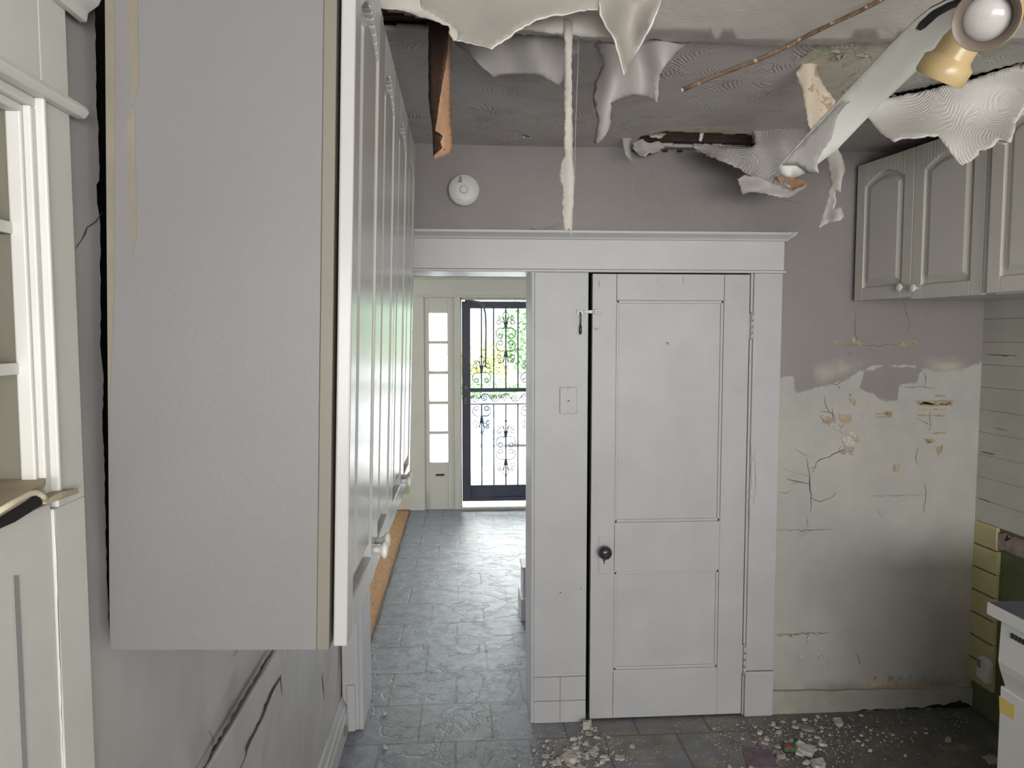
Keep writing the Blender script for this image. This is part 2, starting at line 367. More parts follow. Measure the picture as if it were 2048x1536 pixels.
# ---- floor
f = MB(); f.box((-.62, -2.7, -.08), (2.5, YW, 0)); f.box((-.505, YW, -.08), (2.95, YF+.12, 0)); f.obj('floor', 'tile', kind='structure')
g = MB()
for i in range(20):
    x1 = -.513-i*.145; g.box((x1-.1435, YW, -.08), (x1, YF+.02, -.006))
g.obj('floor', 'oak', kind='structure', bevel=.0015)
MB().box((-.513, YW, -.05), (-.503, YF, .006)).obj('trim_1', 'woodbrn', kind='structure')
# ---- kitchen ceiling with holes torn in it
def pz(pts, Z=ZC): return [tuple(P(x, y, Z=Z).xy) for x, y in pts]
def py_(pts, Y=YB): return [(P(x, y, Y=Y).x, P(x, y, Y=Y).z) for x, y in pts]
holes = [jag(pz(h), .008, .03, True, 5+i) for i, h in enumerate([
    [(1262, 286), (1280, 268), (1335, 258), (1400, 263), (1508, 266), (1512, 292)],
    [(1690, 203), (1800, 180), (1870, 165), (1940, 146), (2070, 106), (2070, 122), (1900, 172), (1800, 196), (1700, 212)],
    [(757, 14), (800, 20), (870, 33), (880, 47), (765, 52)],
    [(1044, 264), (1052, 261), (1065, 265), (1052, 268)]])]
ZONE = pz([(1610, 112), (1625, 92), (1680, 86), (1770, 86), (1800, 90), (1780, 115), (1745, 150), (1700, 190), (1668, 200), (1648, 172), (1625, 140)])
ZONE2 = pz([(1290, 262), (1330, 250), (1400, 245), (1480, 247), (1505, 262), (1400, 262)])
WHZ = pz([(1780, 80), (2070, 80), (2070, 108), (1940, 145), (1800, 180), (1740, 190), (1720, 180)])
cs = .0125; nx = int((2.45-XL)/cs); y0c = 1.55; ny = int((YB+.02-y0c)/cs)
gx = XL-.06+np.arange(nx+1)*(2.5-XL+.06)/nx; gy = y0c+np.arange(ny+1)*(YB+.02-y0c)/ny; GX, GY = np.meshgrid(gx, gy)
attr = np.stack([np.maximum(sdf(GX, GY, ZONE), sdf(GX, GY, ZONE2)), sdf(GX, GY, WHZ), 0*GX], -1).reshape(-1, 3)
sag = .006*np.sin(GX*5)*np.sin(GY*6)
cx = (GX[:-1, :-1]+GX[1:, 1:])/2; cy = (GY[:-1, :-1]+GY[1:, 1:])/2; dead = np.zeros(cx.shape, bool)
for h in holes: dead |= sdf(cx, cy, h) > 0
b = MB(); b.add([(x, y, ZC+s) for x, y, s in zip(GX.ravel(), GY.ravel(), sag.ravel())], [(j*(nx+1)+i, j*(nx+1)+i+1, (j+1)*(nx+1)+i+1, (j+1)*(nx+1)+i) for j in range(ny) for i in range(nx) if not dead[j, i]], 0, True)
ceil = b.obj('ceiling', 'ceil', kind='structure', attr=attr, origin=(0, 0, ZC))
md = ceil.modifiers.new('s', 'SOLIDIFY'); md.thickness = .012; md.offset = -1
for p_ in ceil.data.polygons[:1]:
    if p_.normal.z > 0: md.offset = -1
b = MB(); b.box((XL-.06, -2.7, ZC), (2.5, y0c, ZC+.03)); b.box((XL-.2, -2.7, ZC+.16), (2.5, YB, ZC+.2), 1); b.box((XL-.6, -2.7, ZC+.16), (XL-.2, YB, ZC+.2), 1); b.obj('ceiling', ['ceil', 'gap'], kind='structure')
# laths above the holes
b = MB()
for i in range(9):
    y = 2.80+i*.034; b.box((.55, y, ZC+.016), (1.35, y+.026, ZC+.026))
for i in range(5):
    y = 1.80+i*.036; b.box((-.45, y, ZC+.016), (.1, y+.026, ZC+.024))
b.box((-.5, 2.2, ZC+.05), (2.4, 2.26, ZC+.16)); b.box((-.45, 1.93, ZC+.012), (.1, 1.96, ZC+.03))
b.obj('lath_boards', 'lath', ceil, local=False)
# white plaster layer near the camera, a step below the grey ceiling
cp = lambda z: (lambda x, y: P(x, y, Z=z)+Vector((0, 0, .004*noise.noise(Vector((x*.02, y*.05, 3))))))
skin('plaster_layer', [(985, 70), (1030, 62), (1100, 67), (1180, 75), (1235, 80), (1300, 72), (1345, 78), (1400, 77), (1470, 80), (1530, 87), (1600, 83), (1660, 84), (1700, 79), (1760, 82), (1830, 76), (1930, 84), (2080, 78), (2080, -60), (985, -60)],
     cp(ZC-.020), ['plwhite', 'plback'], ceil, thick=.014, amp=2.2, step=8, grid=22, seed=3)
# ---- kitchen back wall
def W(px, py): p = P(px, py, Y=YB); return (p.x, p.z)
PRIM = [W(*p) for p in [(1540, 757), (1559, 757), (1570, 753), (1587, 752), (1591, 787), (1623, 778), (1669, 766), (1697, 757), (1718, 743), (1740, 733), (1774, 729), (1816, 729), (1844, 736), (1887, 743), (1922, 736), (1957, 729), (1971, 711), (1978, 640), (1982, 596), (2010, 596), (2010, 1440), (1520, 1440)]]
SMEAR = [[W(*p) for p in q] for q in [[(1630, 735), (1665, 725), (1700, 718), (1730, 722), (1720, 738), (1680, 752), (1640, 762)], [(1742, 800), (1772, 806), (1765, 815), (1725, 838), (1740, 805), (1745, 790)],
          [(1850, 722), (1930, 722), (1925, 742), (1880, 745), (1850, 738)], [(1540, 1372), (1900, 1352), (1940, 1372), (1900, 1388), (1540, 1396)]]]
STAINPX = [[(1668, 680), (1690, 682), (1682, 690), (1670, 688)], [(1705, 672), (1712, 680), (1735, 688), (1720, 692), (1704, 684)], [(1790, 685), (1835, 680), (1838, 690), (1800, 692)],
         [(1697, 795), (1712, 800), (1710, 812), (1700, 806)], [(1830, 802), (1905, 800), (1905, 812), (1840, 810)], [(1770, 822), (1786, 822), (1784, 834), (1768, 832)],
         [(1870, 895), (1885, 890), (1886, 900), (1876, 912)], [(1788, 928), (1800, 930), (1796, 945), (1786, 942)], [(1865, 865), (1892, 864), (1892, 867), (1865, 868)], [(1835, 829), (1890, 830), (1890, 833), (1835, 832)],
         [(1870, 790), (1890, 790), (1890, 793), (1870, 793)], [(1750, 826), (1782, 826), (1782, 829), (1750, 829)], [(1850, 878), (1865, 877), (1865, 886), (1850, 885)], [(1700, 1375), (1850, 1366), (1900, 1376), (1840, 1384), (1720, 1386)],
         [(1560, 1266), (1590, 1268), (1600, 1265), (1590, 1271)], [(1632, 1263), (1645, 1266), (1636, 1272)], [(1752, 833), (1780, 832), (1780, 835), (1752, 835)], [(1832, 806), (1850, 803), (1870, 809), (1900, 804), (1906, 810), (1870, 813), (1840, 812)], [(1855, 882), (1870, 880), (1868, 886), (1854, 887)], [(1843, 818), (1892, 818), (1892, 820), (1843, 820)]]
BLOT = jag([W(*p) for p in [(1730, 742), (1775, 730), (1842, 738), (1836, 765), (1800, 770), (1795, 800), (1772, 804), (1745, 788), (1718, 775)]], .004, .03, True, 4)
HOLE = jag([W(*p) for p in [(1262, 280), (1266, 298), (1285, 306), (1330, 300), (1420, 300), (1500, 304), (1514, 300), (1514, 276)]], .008, .02, True, 9)
xs_ = np.arange(1.30, 2.36, .0125); zs_ = np.arange(-.02, 2.50, .0125)
def wall_grid(xs, zs, cut=None):
    GX, GZ = np.meshgrid(xs, zs); nxx = len(xs)-1; nzz = len(zs)-1
    sm = np.max([sdf(GX, GZ, q) for q in SMEAR], 0); st = 0
    at = np.stack([np.minimum(sdf(GX, GZ, PRIM), -sdf(GX, GZ, BLOT)), sm, sm*0-1], -1).reshape(-1, 3)
    cx = (GX[:-1, :-1]+GX[1:, 1:])/2; cz = (GZ[:-1, :-1]+GZ[1:, 1:])/2; dead = (sdf(cx, cz, HOLE) > 0) | ((cx < 1.30) & (cz < 1.95))
    b = MB(); b.add([(x, YB, z) for x, z in zip(GX.ravel(), GZ.ravel())], [(j*(nxx+1)+i, j*(nxx+1)+i+1, (j+1)*(nxx+1)+i+1, (j+1)*(nxx+1)+i) for j in range(nzz) for i in range(nxx) if not dead[j, i]], 0, True)
    return b, at
b, at = wall_grid(np.arange(-.6, 2.36, .0125), zs_); wb = b.obj('wall_back', 'backwall', kind='structure', attr=at, origin=(1.8, YB, 0))
md = wb.modifiers.new('s', 'SOLIDIFY'); md.thickness = .012; md.offset = -1; wb2 = wb
b = MB(); b.box((1.235, YB+.04, 0), (2.5, YW, 2.7)); b.box((-.64, YB+.04, 1.98), (2.5, YW, 2.7)); b.box((.31, YB, 0), (.53, YW, 1.99)); b.box((-.64, YB, 0), (-.44, YW, 1.99)); b.box((.5, YW-.05, 0), (1.3, YW, 2))
b.obj('wall_back', ['gap'], kind='structure')
# laths in the torn corner of the wall
b = MB()
for i in range(3): b.box((.66, YB+.014, 2.405+i*.034-.02), (1.30, YB+.024, 2.405+i*.034+.006))
b.obj('lath_boards', 'lath', wb2)
# cracks in the plaster: thin open splits drawn out as narrow slivers standing on the wall
def crack(b, pts, w0, fn, nrm, amp=2.2, step=8, seed=0, branch=True):
    rnd = random.Random(seed); q = jag(pts, amp, step, False, seed); n = len(q); up = []; dn = []
    for i, (x, y) in enumerate(q):
        a = q[max(i-1, 0)]; c = q[min(i+1, n-1)]; L = math.hypot(c[0]-a[0], c[1]-a[1])+1e-6
        ww = w0*(.35+.65*math.sin(math.pi*min(max(i/(n-1), .03), .97)))*(.6+.8*rnd.random()); ox, oy = -(c[1]-a[1])/L*ww, (c[0]-a[0])/L*ww
        up.append(fn(x+ox, y+oy)+nrm); dn.append(fn(x-ox, y-oy)+nrm)
    b.add(up+dn, [(i, i+1, n+i+1, n+i) for i in range(n-1)])
    if branch:
        for i in range(3, n-2, 5):
            if rnd.random() < .5:
                x, y = q[i]; a = rnd.random()*6.28; L = 8+16*rnd.random()
                crack(b, [(x, y), (x+math.cos(a)*L, y+math.sin(a)*L)], w0*.45, fn, nrm, 1.5, 5, seed*7+i, False)
b = MB(); fb = lambda x, y: P(x, y, Y=YB); nb = Vector((0, -.0012, 0))
for i, (pts, w_) in enumerate([([(1697, 893), (1675, 905), (1650, 915), (1632, 925), (1625, 945)], 1.4), ([(1612, 915), (1616, 940), (1620, 965), (1622, 990), (1620, 1025)], 1.5), ([(1573, 957), (1600, 963), (1620, 967)], 1.1),
      ([(1622, 995), (1640, 1003), (1660, 998), (1672, 985)], 1.1), ([(1552, 985), (1570, 987), (1590, 980)], .7), ([(1550, 1058), (1580, 1061), (1620, 1060), (1665, 1059)], .9), ([(1612, 1035), (1616, 1055)], .8),
      ([(1590, 898), (1605, 908), (1620, 912)], .7), ([(1648, 790), (1650, 805), (1660, 825)], .8), ([(1640, 822), (1660, 824), (1675, 840)], 1.0), ([(1664, 815), (1667, 835), (1675, 850)], .9), ([(1800, 773), (1850, 774), (1875, 778)], .7),
      ([(1840, 740), (1852, 755), (1848, 775)], .6), ([(1832, 836), (1855, 848), (1862, 850), (1858, 862)], .8), ([(1836, 895), (1832, 925), (1838, 930)], .7), ([(1845, 875), (1860, 883)], .7), ([(1850, 965), (1852, 985), (1850, 1005), (1848, 1025)], .7),
      ([(1740, 991), (1800, 990), (1850, 990)], .5), ([(1755, 868), (1768, 871)], .6), ([(1650, 775), (1690, 762), (1700, 757)], .7), ([(1620, 955), (1560, 935)], .4), ([(1550, 1268), (1580, 1270), (1620, 1266), (1660, 1265)], 1.1),
      ([(1617, 1266), (1615, 1285)], .8), ([(1570, 1307), (1576, 1318)], .7), ([(1710, 1305), (1718, 1315), (1722, 1332)], .8), ([(1680, 1340), (1684, 1348)], .8), ([(1655, 1318), (1657, 1340)], .5), ([(1709, 625), (1709, 665), (1715, 682)], .8),
      ([(1806, 603), (1815, 635), (1818, 668)], .5), ([(1670, 690), (1780, 690), (1830, 686)], .5), ([(1740, 700), (1750, 702)], .8), ([(1696, 704), (1702, 710)], 1.2), ([(1770, 773), (1782, 765)], .8), ([(1860, 820), (1862, 850)], .5),
      ([(1545, 1390), (1600, 1386), (1660, 1384)], 1.5), ([(1590, 460), (1650, 470)], .01), ([(1560, 400), (1590, 404), (1604, 408)], .5), ([(1755, 1018), (1765, 1035), (1762, 1050)], .5)]):
    crack(b, pts, w_*.62, fb, nb, seed=i+3)
b.obj('crack_lines', 'crack', wb)
b = MB()
for i, q in enumerate(STAINPX): b.prism([P(x, y, Y=YB-.0005) for x, y in jag(q, .8, 4, True, i)], (0, -.0006, 0), i % 2)
b.obj('ochre_scrapes', [paint('ochre_scrape', (.36, .30, .20), .8, .2, 60), paint('rust_scrape', (.40, .31, .21), .8, .2, 60)], wb)
# lifted flakes of old paint on the wall
rnd = random.Random(4)
def flake(b, cx_, cy_, r, fn, lift, mi=0, n=7):
    pts = []; a0 = rnd.random()*6.28
    for k in range(n):
        a = a0+2*math.pi*k/n; rr = r*(.55+.6*rnd.random()); pts.append((cx_+rr*math.cos(a), cy_+rr*math.sin(a)*.8))
    q = [fn(x, y)+Vector((0, -.001-lift*max(0, math.sin(a0+k)), 0)) for k, (x, y) in enumerate(pts)]
    b.prism(q, (0, -.0015, 0), mi)
b = MB()
for x, y, r, mi in [(1653, 840, 12, 1), (1690, 838, 17, 1), (1675, 852, 10, 0), (1695, 880, 18, 0), (1697, 897, 11, 1), (1705, 868, 10, 0), (1712, 878, 9, 1), (1660, 847, 7, 0), (1682, 846, 8, 2), (1688, 862, 9, 2), (1645, 833, 6, 0), (1685, 905, 6, 1), (1703, 905, 6, 2)]:
    flake(b, x, y, r, fb, .012, mi)
for x, y, r, mi in [(1600, 1312, 6, 0), (1597, 1318, 4, 2), (1640, 1315, 7, 2), (1637, 1308, 5, 0), (1617, 1277, 6, 0), (1632, 1267, 6, 1), (1604, 1335, 3, 0), (1682, 1345, 4, 0), (1560, 1270, 6, 1), (1585, 1271, 6, 1), (1750, 1355, 5, 1), (1780, 1357, 7, 1), (1800, 1356, 5, 1), (1820, 1352, 5, 1), (1660, 1202, 3, 0), (1680, 775, 4, 0), (1700, 790, 4, 1)]:
    flake(b, x, y, r, fb, .008, mi, 4)
b.obj('paint_flakes', ['rubble', 'tan', paint('flake_edge', (.44, .41, .37), .7)], wb)
# ---- trim round the openings
b = MB(); b.box((-.52, YC, 1.951), (1.364, YB, 2.076)); hd = b.obj('trim_2', 'white', kind='structure', bevel=.002)
prof = [(0, 2.072), (-.006, 2.074), (-.010, 2.082), (-.022, 2.090), (-.034, 2.097), (-.036, 2.106), (0, 2.108), (.02, 2.108), (.02, 2.072)]
b = MB(); b.prism([(-.52, YC+y, z) for y, z in prof], (1.884+.012, 0, 0)); b.prism([(1.364, YC-.036, 2.108), (1.406, YC-.036, 2.108), (1.400, YC-.03, 2.096), (1.385, YC-.02, 2.086), (1.372, YC-.008, 2.074), (1.364, YC-.004, 2.072)], (0, .05, 0)); b.obj('crown_moulding', 'white', hd)
b = MB(); b.box((-.52, YC-.007, 1.939), (1.371, YB, 1.950)); b.obj('bead', 'white', hd, bevel=.003)
b = MB(); b.box((.30, YC, .0), (.527, YB+.02, 1.939)); b.box((.288, YC+.004, 0), (.302, YW, 1.95)); pier = b.obj('trim_3', 'white_old', kind='structure', bevel=.003)
b = MB()
for z, x0, x1 in ((.205, .303, .525), (.098, .303, .525)): b.box((x0, YC-.0012, z), (x1, YC+.002, z+.0016))
b.box((.414, YC-.0012, .0), (.4155, YC+.002, .205)); b.box((.5, YC-.001, .59), (.504, YC+.001, .594)); b.box((.41, YC-.001, .575), (.418, YC+.001, .578)); b.obj('joint_lines', 'crack', pier)
b = MB(); b.box((-.445, YC, 0), (-.427, YW, 1.95)); b.box((-.515, YC, 0), (-.445, YB, 1.95)); b.box((-.495, YC-.012, 0), (-.46, YC+.01, .2)); lj = b.obj('trim_4', 'white_old', kind='structure', bevel=.003)
MB().box((-.44, YC+.01, 1.94), (.30, YW, 1.98)).obj('trim_5', 'white', kind='structure')
b = MB(); b.box((1.236, YC, .205), (1.36, YB, 1.939)); b.box((1.226, YC+.012, .0), (1.238, YW-.06, 1.94)); cs_ = b.obj('trim_6', 'white_old', kind='structure', bevel=.003)
MB().box((1.232, YC-.006, 0), (1.36, YB, .202)).obj('plinth_block', 'white_old', cs_, bevel=.004)
b = MB(); cl = lambda x, y: P(x, y, Y=YC)
for i, pts in enumerate([[(1500, 880), (1504, 920), (1502, 960), (1498, 1010), (1500, 1060)], [(1509, 900), (1511, 960), (1508, 1010)], [(1486, 1350), (1541, 1352)]]): crack(b, pts, .6 if i < 2 else 1.1, cl, Vector((0, -.001, 0)), seed=60+i, branch=False)
b.obj('crack_lines', 'pink', cs_)
# ---- closet door: stiles, rails and sunk panels, knob, plate, hinges
YD = YC+.008
dr = empty('door_1', (.88, YD, 0), kind='structure')
xl, xr, pl, pr = .545, 1.221, .648, 1.110
b = MB(); th = .035
b.box((xl, YD, .008), (pl, YD+th, 1.934)); b.box((pr, YD, .008), (xr, YD+th, 1.934)); b.box((pl, YD, 1.823), (pr, YD+th, 1.934)); b.box((pl, YD, .658), (pr, YD+th, .874)); b.box((pl, YD, .008), (pr, YD+th, .222))
b.obj('door_frame', 'white_old', dr, bevel=.0025)
for z0, z1 in ((.874, 1.823), (.222, .658)):
    b = MB(); b.box((pl, YD+.012, z0), (pr, YD+.025, z1)); i_ = .012
    b.box((pl+.0005, YD+.004, z0), (pl+i_, YD+.02, z1)); b.box((pr-i_, YD+.004, z0), (pr-.0005, YD+.02, z1)); b.box((pl, YD+.004, z0), (pr, YD+.02, z0+i_)); b.box((pl, YD+.004, z1-i_), (pr, YD+.02, z1))
    b.obj('door_panel', 'white_old', dr, bevel=.0025)
b = MB()
for x0, z0, x1, z1 in ((pl-.0008, 1.823, pl+.0005, 1.934), (pr, 1.823, pr+.001, 1.925), (.82, 1.90, .821, 1.915), (.93, 1.89, .931, 1.925), (pl-.001, .02, pl, .215), (pl-.001, .66, pl, .87)): b.box((x0, YD-.0006, z0), (x1, YD+.001, z1))
dc = lambda x, y: P(x, y, Y=YD)
for i, pts in enumerate([[(1331, 686), (1337, 685), (1336, 689)], [(1334, 687), (1338, 690)], [(1198, 558), (1199, 575)], [(1186, 655), (1200, 660)], [(1188, 661), (1200, 655)], [(1345, 648), (1348, 650)]]): crack(b, pts, .8 if i < 2 else .35, dc, Vector((0, -.0125 if False else -.001, 0)), 1, 4, seed=80+i, branch=False)
b.obj('scratches', 'crack', dr)
k = P(1208, 1110, Y=YD); pl_ = MB().box((k.x-.024, YD-.004, k.z-.082), (k.x+.024, YD+.001, k.z+.082)).obj('lock_plate', 'white_old', dr, bevel=.002)
kk = P(1212, 1100, Y=YD-.05)
b = MB(); b.lathe([(.011, 0), (.010, .022), (.013, .026)], (k.x-.002, YD-.003, k.z+.02), (0, -1, 0), 16); b.obj('knob_neck', 'steel', dr)
MB().lathe([(.006, .018), (.018, .020), (.026, .028), (.029, .038), (.027, .048), (.018, .056), (.006, .059)], (k.x-.002, YD, k.z+.02), (0, -1, 0), 28).obj('knob', 'knobdk', dr)
b = MB(); b.lathe([(.0045, 0), (.0045, .001)], (k.x, YD-.0045, k.z-.022), (0, -1, 0), 12); b.box((k.x-.002, YD-.0055, k.z-.038), (k.x+.002, YD-.0035, k.z-.022)); b.obj('keyhole', 'dark', pl_)
for py0, py1, nm in ((628, 678, 0), (1290, 1345, 1)):
    z1 = P(1500, py0, Y=YD).z; z0 = P(1500, py1, Y=YD).z
    b = MB()
    for j in range(4): b.lathe([(.0065, 0), (.0065, (z1-z0)/4-.003)], (1.2285, YC-.003, z0+j*(z1-z0)/4), (0, 0, 1), 12)
    b.lathe([(.004, 0), (.0045, .004), (.002, .008)], (1.2285, YC-.003, z1), (0, 0, 1), 12); b.box((1.216, YD-.001, z0), (1.228, YD+.01, z1)); b.obj('hinge', 'white_old', dr)
# latch on the pier
p = P(1160, 625, Y=YC); la = empty('sliding_latch', (p.x, YC, p.z), label='small metal door latch with a dark hanging hook beside the closet door', cat='latch')
b = MB(); b.box((p.x-.014, YC-.003, p.z-.011), (p.x+.016, YC, p.z+.012)); b.box((p.x+.016, YC-.004, p.z-.004), (p.x+.052, YC, p.z+.01)); b.obj('latch_plate', 'steel', la, bevel=.001)
b = MB(); b.tube([(p.x, YC-.004, p.z), (p.x+.001, YC-.014, p.z-.006), (p.x+.002, YC-.012, p.z-.03), (p.x+.001, YC-.008, p.z-.055)], .0035); b.obj('hook_arm', 'steel', la)
b = MB(); b.tube([(p.x+.001, YC-.009, p.z-.05), (p.x+.001, YC-.009, p.z-.06), (p.x+.001, YC-.008, p.z-.085), (p.x+.001, YC-.008, p.z-.092)], [.003, .006, .006, .003]); b.obj('hook_tip', 'dark', la)
p2 = P(1195, 624, Y=YD); b = MB(); b.box((p2.x-.015, YD-.004, p2.z-.010), (p2.x+.013, YD, p2.z+.011)); ke = b.obj('latch_keeper', 'steel', dr, bevel=.001)
b = MB(); b.box((p2.x-.006, YD-.006, p2.z-.002), (p2.x+.006, YD-.003, p2.z+.002)); b.obj('slot', 'dark', ke)
# phone jack plate
p = P(1136.5, 801, Y=YC); jk = empty('phone_jack', (p.x, YC, p.z-.055), label='white wall plate with a small dark phone socket on the white pier', cat='phone jack')
MB().box((p.x-.037, YC-.007, p.z-.056), (p.x+.037, YC, p.z+.056)).obj('face_plate', 'white_old', jk, bevel=.003)
so = MB().box((p.x-.008, YC-.010, p.z-.008), (p.x+.008, YC-.006, p.z+.009)).obj('socket', 'plastic', jk, bevel=.001)
MB().box((p.x-.004, YC-.011, p.z-.004), (p.x+.005, YC-.0095, p.z+.003)).obj('socket_opening', 'dark', so)
for s in (-1, 1): MB().lathe([(.005, 0), (.004, .002)], (p.x, YC-.007, p.z+s*.048), (0, -1, 0), 12).obj('screw', 'steel', jk)
# smoke detector
p = P(928, 380, Y=YB-.03); sd = empty('smoke_detector', (p.x, YB, p.z-.065), label='round white smoke detector on the grey wall above the door header', cat='smoke detector')
MB().lathe([(.060, 0), (.062, .012)], (p.x, YB, p.z), (0, -1, 0), 48).obj('mounting_base', 'plastic', sd)
MB().lathe([(.062, .012), (.064, .015), (.064, .030), (.058, .038), (.030, .041), (.0001, .042)], (p.x, YB, p.z), (0, -1, 0), 48, caps=False).obj('cover', 'plastic', sd)
b = MB(); b.lathe([(.0165, .0), (.0165, .0015)], (p.x, YB-.0415, p.z), (0, -1, 0), 32); b.obj('ring', 'crack', sd)
MB().lathe([(.0155, .0), (.0155, .003), (.013, .004)], (p.x, YB-.0415, p.z), (0, -1, 0), 32).obj('test_button', 'plastic', sd)
b = MB()
for j in range(4): z = p.z+.030+j*.006; b.box((p.x-.024+j*.002, YB-.0425, z), (p.x-.008-j*.001, YB-.038, z+.0028))
b.obj('sounder_slots', 'dark', sd)
# ---- left wall
wlm = MB()
edge = [P(x, y, X=XL) for x, y in jag([(219, 1285), (215, 1180), (211, 1040), (209, 920), (205, 860), (207, 760), (201, 700), (201, 560), (200, 440), (194, 405), (193, 370), (199, 360), (197, 260), (192, 210), (191, 60), (188, 0), (186, -60)], 1.2, 12, False, 21)]
edge = [(q.y, q.z) for q in edge]+[(1.16, 2.5)]
YO_ = P(103, 669, X=-.508).y-.004; zo0 = P(45, 1032, X=-.508).z; zo1 = P(60, 185, X=-.508).z+.005
pts = [(-2.7, -.05), (3.11, -.05), (3.11, 1.22)]+edge+[(-2.7, 2.5), (-2.7, zo1), (YO_, zo1), (YO_, zo0), (-2.7, zo0)]
wlm.prism([(XL, y, z) for y, z in pts], (-.02, 0, 0))
wlm.prism([(XL, 1.45, 1.22), (XL, 3.11, 1.22), (XL, 3.11, 2.5), (XL, 1.45, 2.5)], (-.02, 0, 0))
wl = wlm.obj('wall_left', 'leftwall', kind='structure')
MB().box((XL-.2, .96, -.05), (XL-.09, YW, 2.7)).obj('wall_left', 'gap', kind='structure')
MB().box((XL-.6, -2.8, -.05), (XL-.5, 1.0, 2.7)).obj('wall_left', 'inner', kind='structure')
b = MB(); fl = lambda x, y: P(x, y, X=XL)
for i, (pts, w_) in enumerate([([(150, 497), (163, 478), (172, 455), (188, 445), (203, 425)], 1.6), ([(545, 1297), (500, 1375), (455, 1452), (405, 1540)], 3.2), ([(415, 1460), (425, 1480), (424, 1495)], .8), ([(475, 1298), (466, 1312)], 1), ([(560, 1355), (540, 1392), (525, 1430), (500, 1480), (478, 1540)], 2.5),
      ([(560, 1350), (564, 1390)], .9), ([(645, 1345), (648, 1400)], .8)]): crack(b, pts, w_, (fl if i < 4 and i != 1 else (lambda x, y: P(x, y, X=XL+.019))), Vector((.0015, 0, 0)), 1.6, 10, seed=30+i, branch=(i == 4))
b.obj('crack_lines', 'crack', wl)
b = MB(); zr = P(550, 1300, X=XL).z
yy = P(548, 1297, X=XL+.012); y1 = P(593, 1296, X=XL+.012)
b.prism([(XL, 3.065, yy.z-.01), (XL+.016, 3.065, yy.z-.01), (XL+.018, 3.065, yy.z-.014), (XL+.018, 3.065, y1.z), (XL, 3.065, y1.z-.006)], (0, -4.3, 0)); b.obj('trim_7', 'leftwall', kind='structure')
# jagged open joint above the board
b = MB(); crack(b, [(550, 1294), (500, 1378), (455, 1455), (400, 1548)], 3.0, lambda x, y: P(x, y, X=XL+.0185), Vector((0, 0, 0)), 1.5, 9, 71, False); b.obj('open_joint', 'gap', wl)
b = MB(); prof = [(0, 0), (.030, 0), (.030, .085), (.024, .092), (.024, .115), (.016, .122), (.010, .145), (0, .15)]
b.prism([(XL+x, YC, z) for x, z in prof], (0, -4.2, 0)); bb = b.obj('baseboard_left', 'white_old', kind='structure', bevel=.002)
b = MB(); q = [P(x, y, X=XL+.0305) for x, y in jag([(690, 1448), (695, 1452), (694, 1470), (688, 1474), (687, 1466)], 1, 4, True, 2)]; b.prism(q, (.0008, 0, 0)); b.obj('chipped_patch', 'pink', bb)
# ---- right wall
wr = MB(); wr.box((XR+.004, -2.7, 0), (XR+.15, YB+.04, 2.7)); wrr = wr.obj('wall_right', 'dkgreen', kind='structure')
b = MB()
zt = .858; zs = 1.847; n_ = 10; hh = (zs-zt)/n_
for i in range(n_): b.prism([(XR-.012, 3.09, zt+i*hh), (XR-.0125, 3.09, zt+(i+1)*hh-.003), (XR-.008, 3.09, zt+(i+1)*hh), (XR+.006, 3.09, zt+(i+1)*hh), (XR+.006, 3.09, zt+i*hh)], (0, -3.5, 0))
b.obj('plank_siding', 'siding', wrr)
b = MB(); b.box((XR-.006, -.4, zs), (XR+.006, 3.09, 2.5)); b.obj('upper_wall_face', 'backwall', wrr)
b = MB(); hy = .1035; z = zt-.003; j = 0
for k in range(7):
    z0 = z-hy; yb = 2.945+(.0 if k else .01)+random.uniform(-.003, .003); b.prism([(XR-.012, 3.09, z0+.002), (XR-.014, 3.09, z0+.09), (XR-.010, 3.09, z), (XR+.004, 3.09, z), (XR+.004, 3.09, z0+.002)], (0, -(3.09-yb), 0)); z = z0
b.obj('yellow_board_strip', 'yellow', wrr, bevel=.002)
b = MB()
for k in range(1, 7): b.box((XR-.0145, 2.95, zt-.003-k*hy-.001), (XR-.009, 3.088, zt-.003-k*hy+.003))
b.obj('board_joints', 'woodbrn', wrr)
b = MB(); q = jag([(2.97, .838), (1.5, .838), (1.5, .755), (2.97, .765)], .006, .03, True, 8); b.prism([(XR-.002, y, z) for y, z in q], (-.004, 0, 0)); b.obj('mortar_strip', 'pink', wrr)
b = MB(); crack(b, [(2008, 1080), (2022, 1076)], 1.6, lambda x, y: P(x, y, X=XR-.007), Vector((0, 0, 0)), 1, 4, 5, False); crack(b, [(2015, 1070), (2013, 1082)], 1.6, lambda x, y: P(x, y, X=XR-.007), Vector((0, 0, 0)), 1, 4, 6, False); b.obj('crack_lines', 'gap', wrr)
b = MB(); fr = lambda x, y: P(x, y, X=XR-.0135)
for i, (pts, w_) in enumerate([([(1971, 709), (1990, 710), (2034, 712)], .9), ([(1961, 903), (1975, 906), (1989, 909)], 1.2), ([(1958, 996), (1983, 1005)], .8), ([(1990, 855), (2015, 862)], .5)]): crack(b, pts, w_, fr, Vector((0, 0, 0)), .8, 7, seed=50+i, branch=False)
b.obj('open_seams', 'crack', wrr)
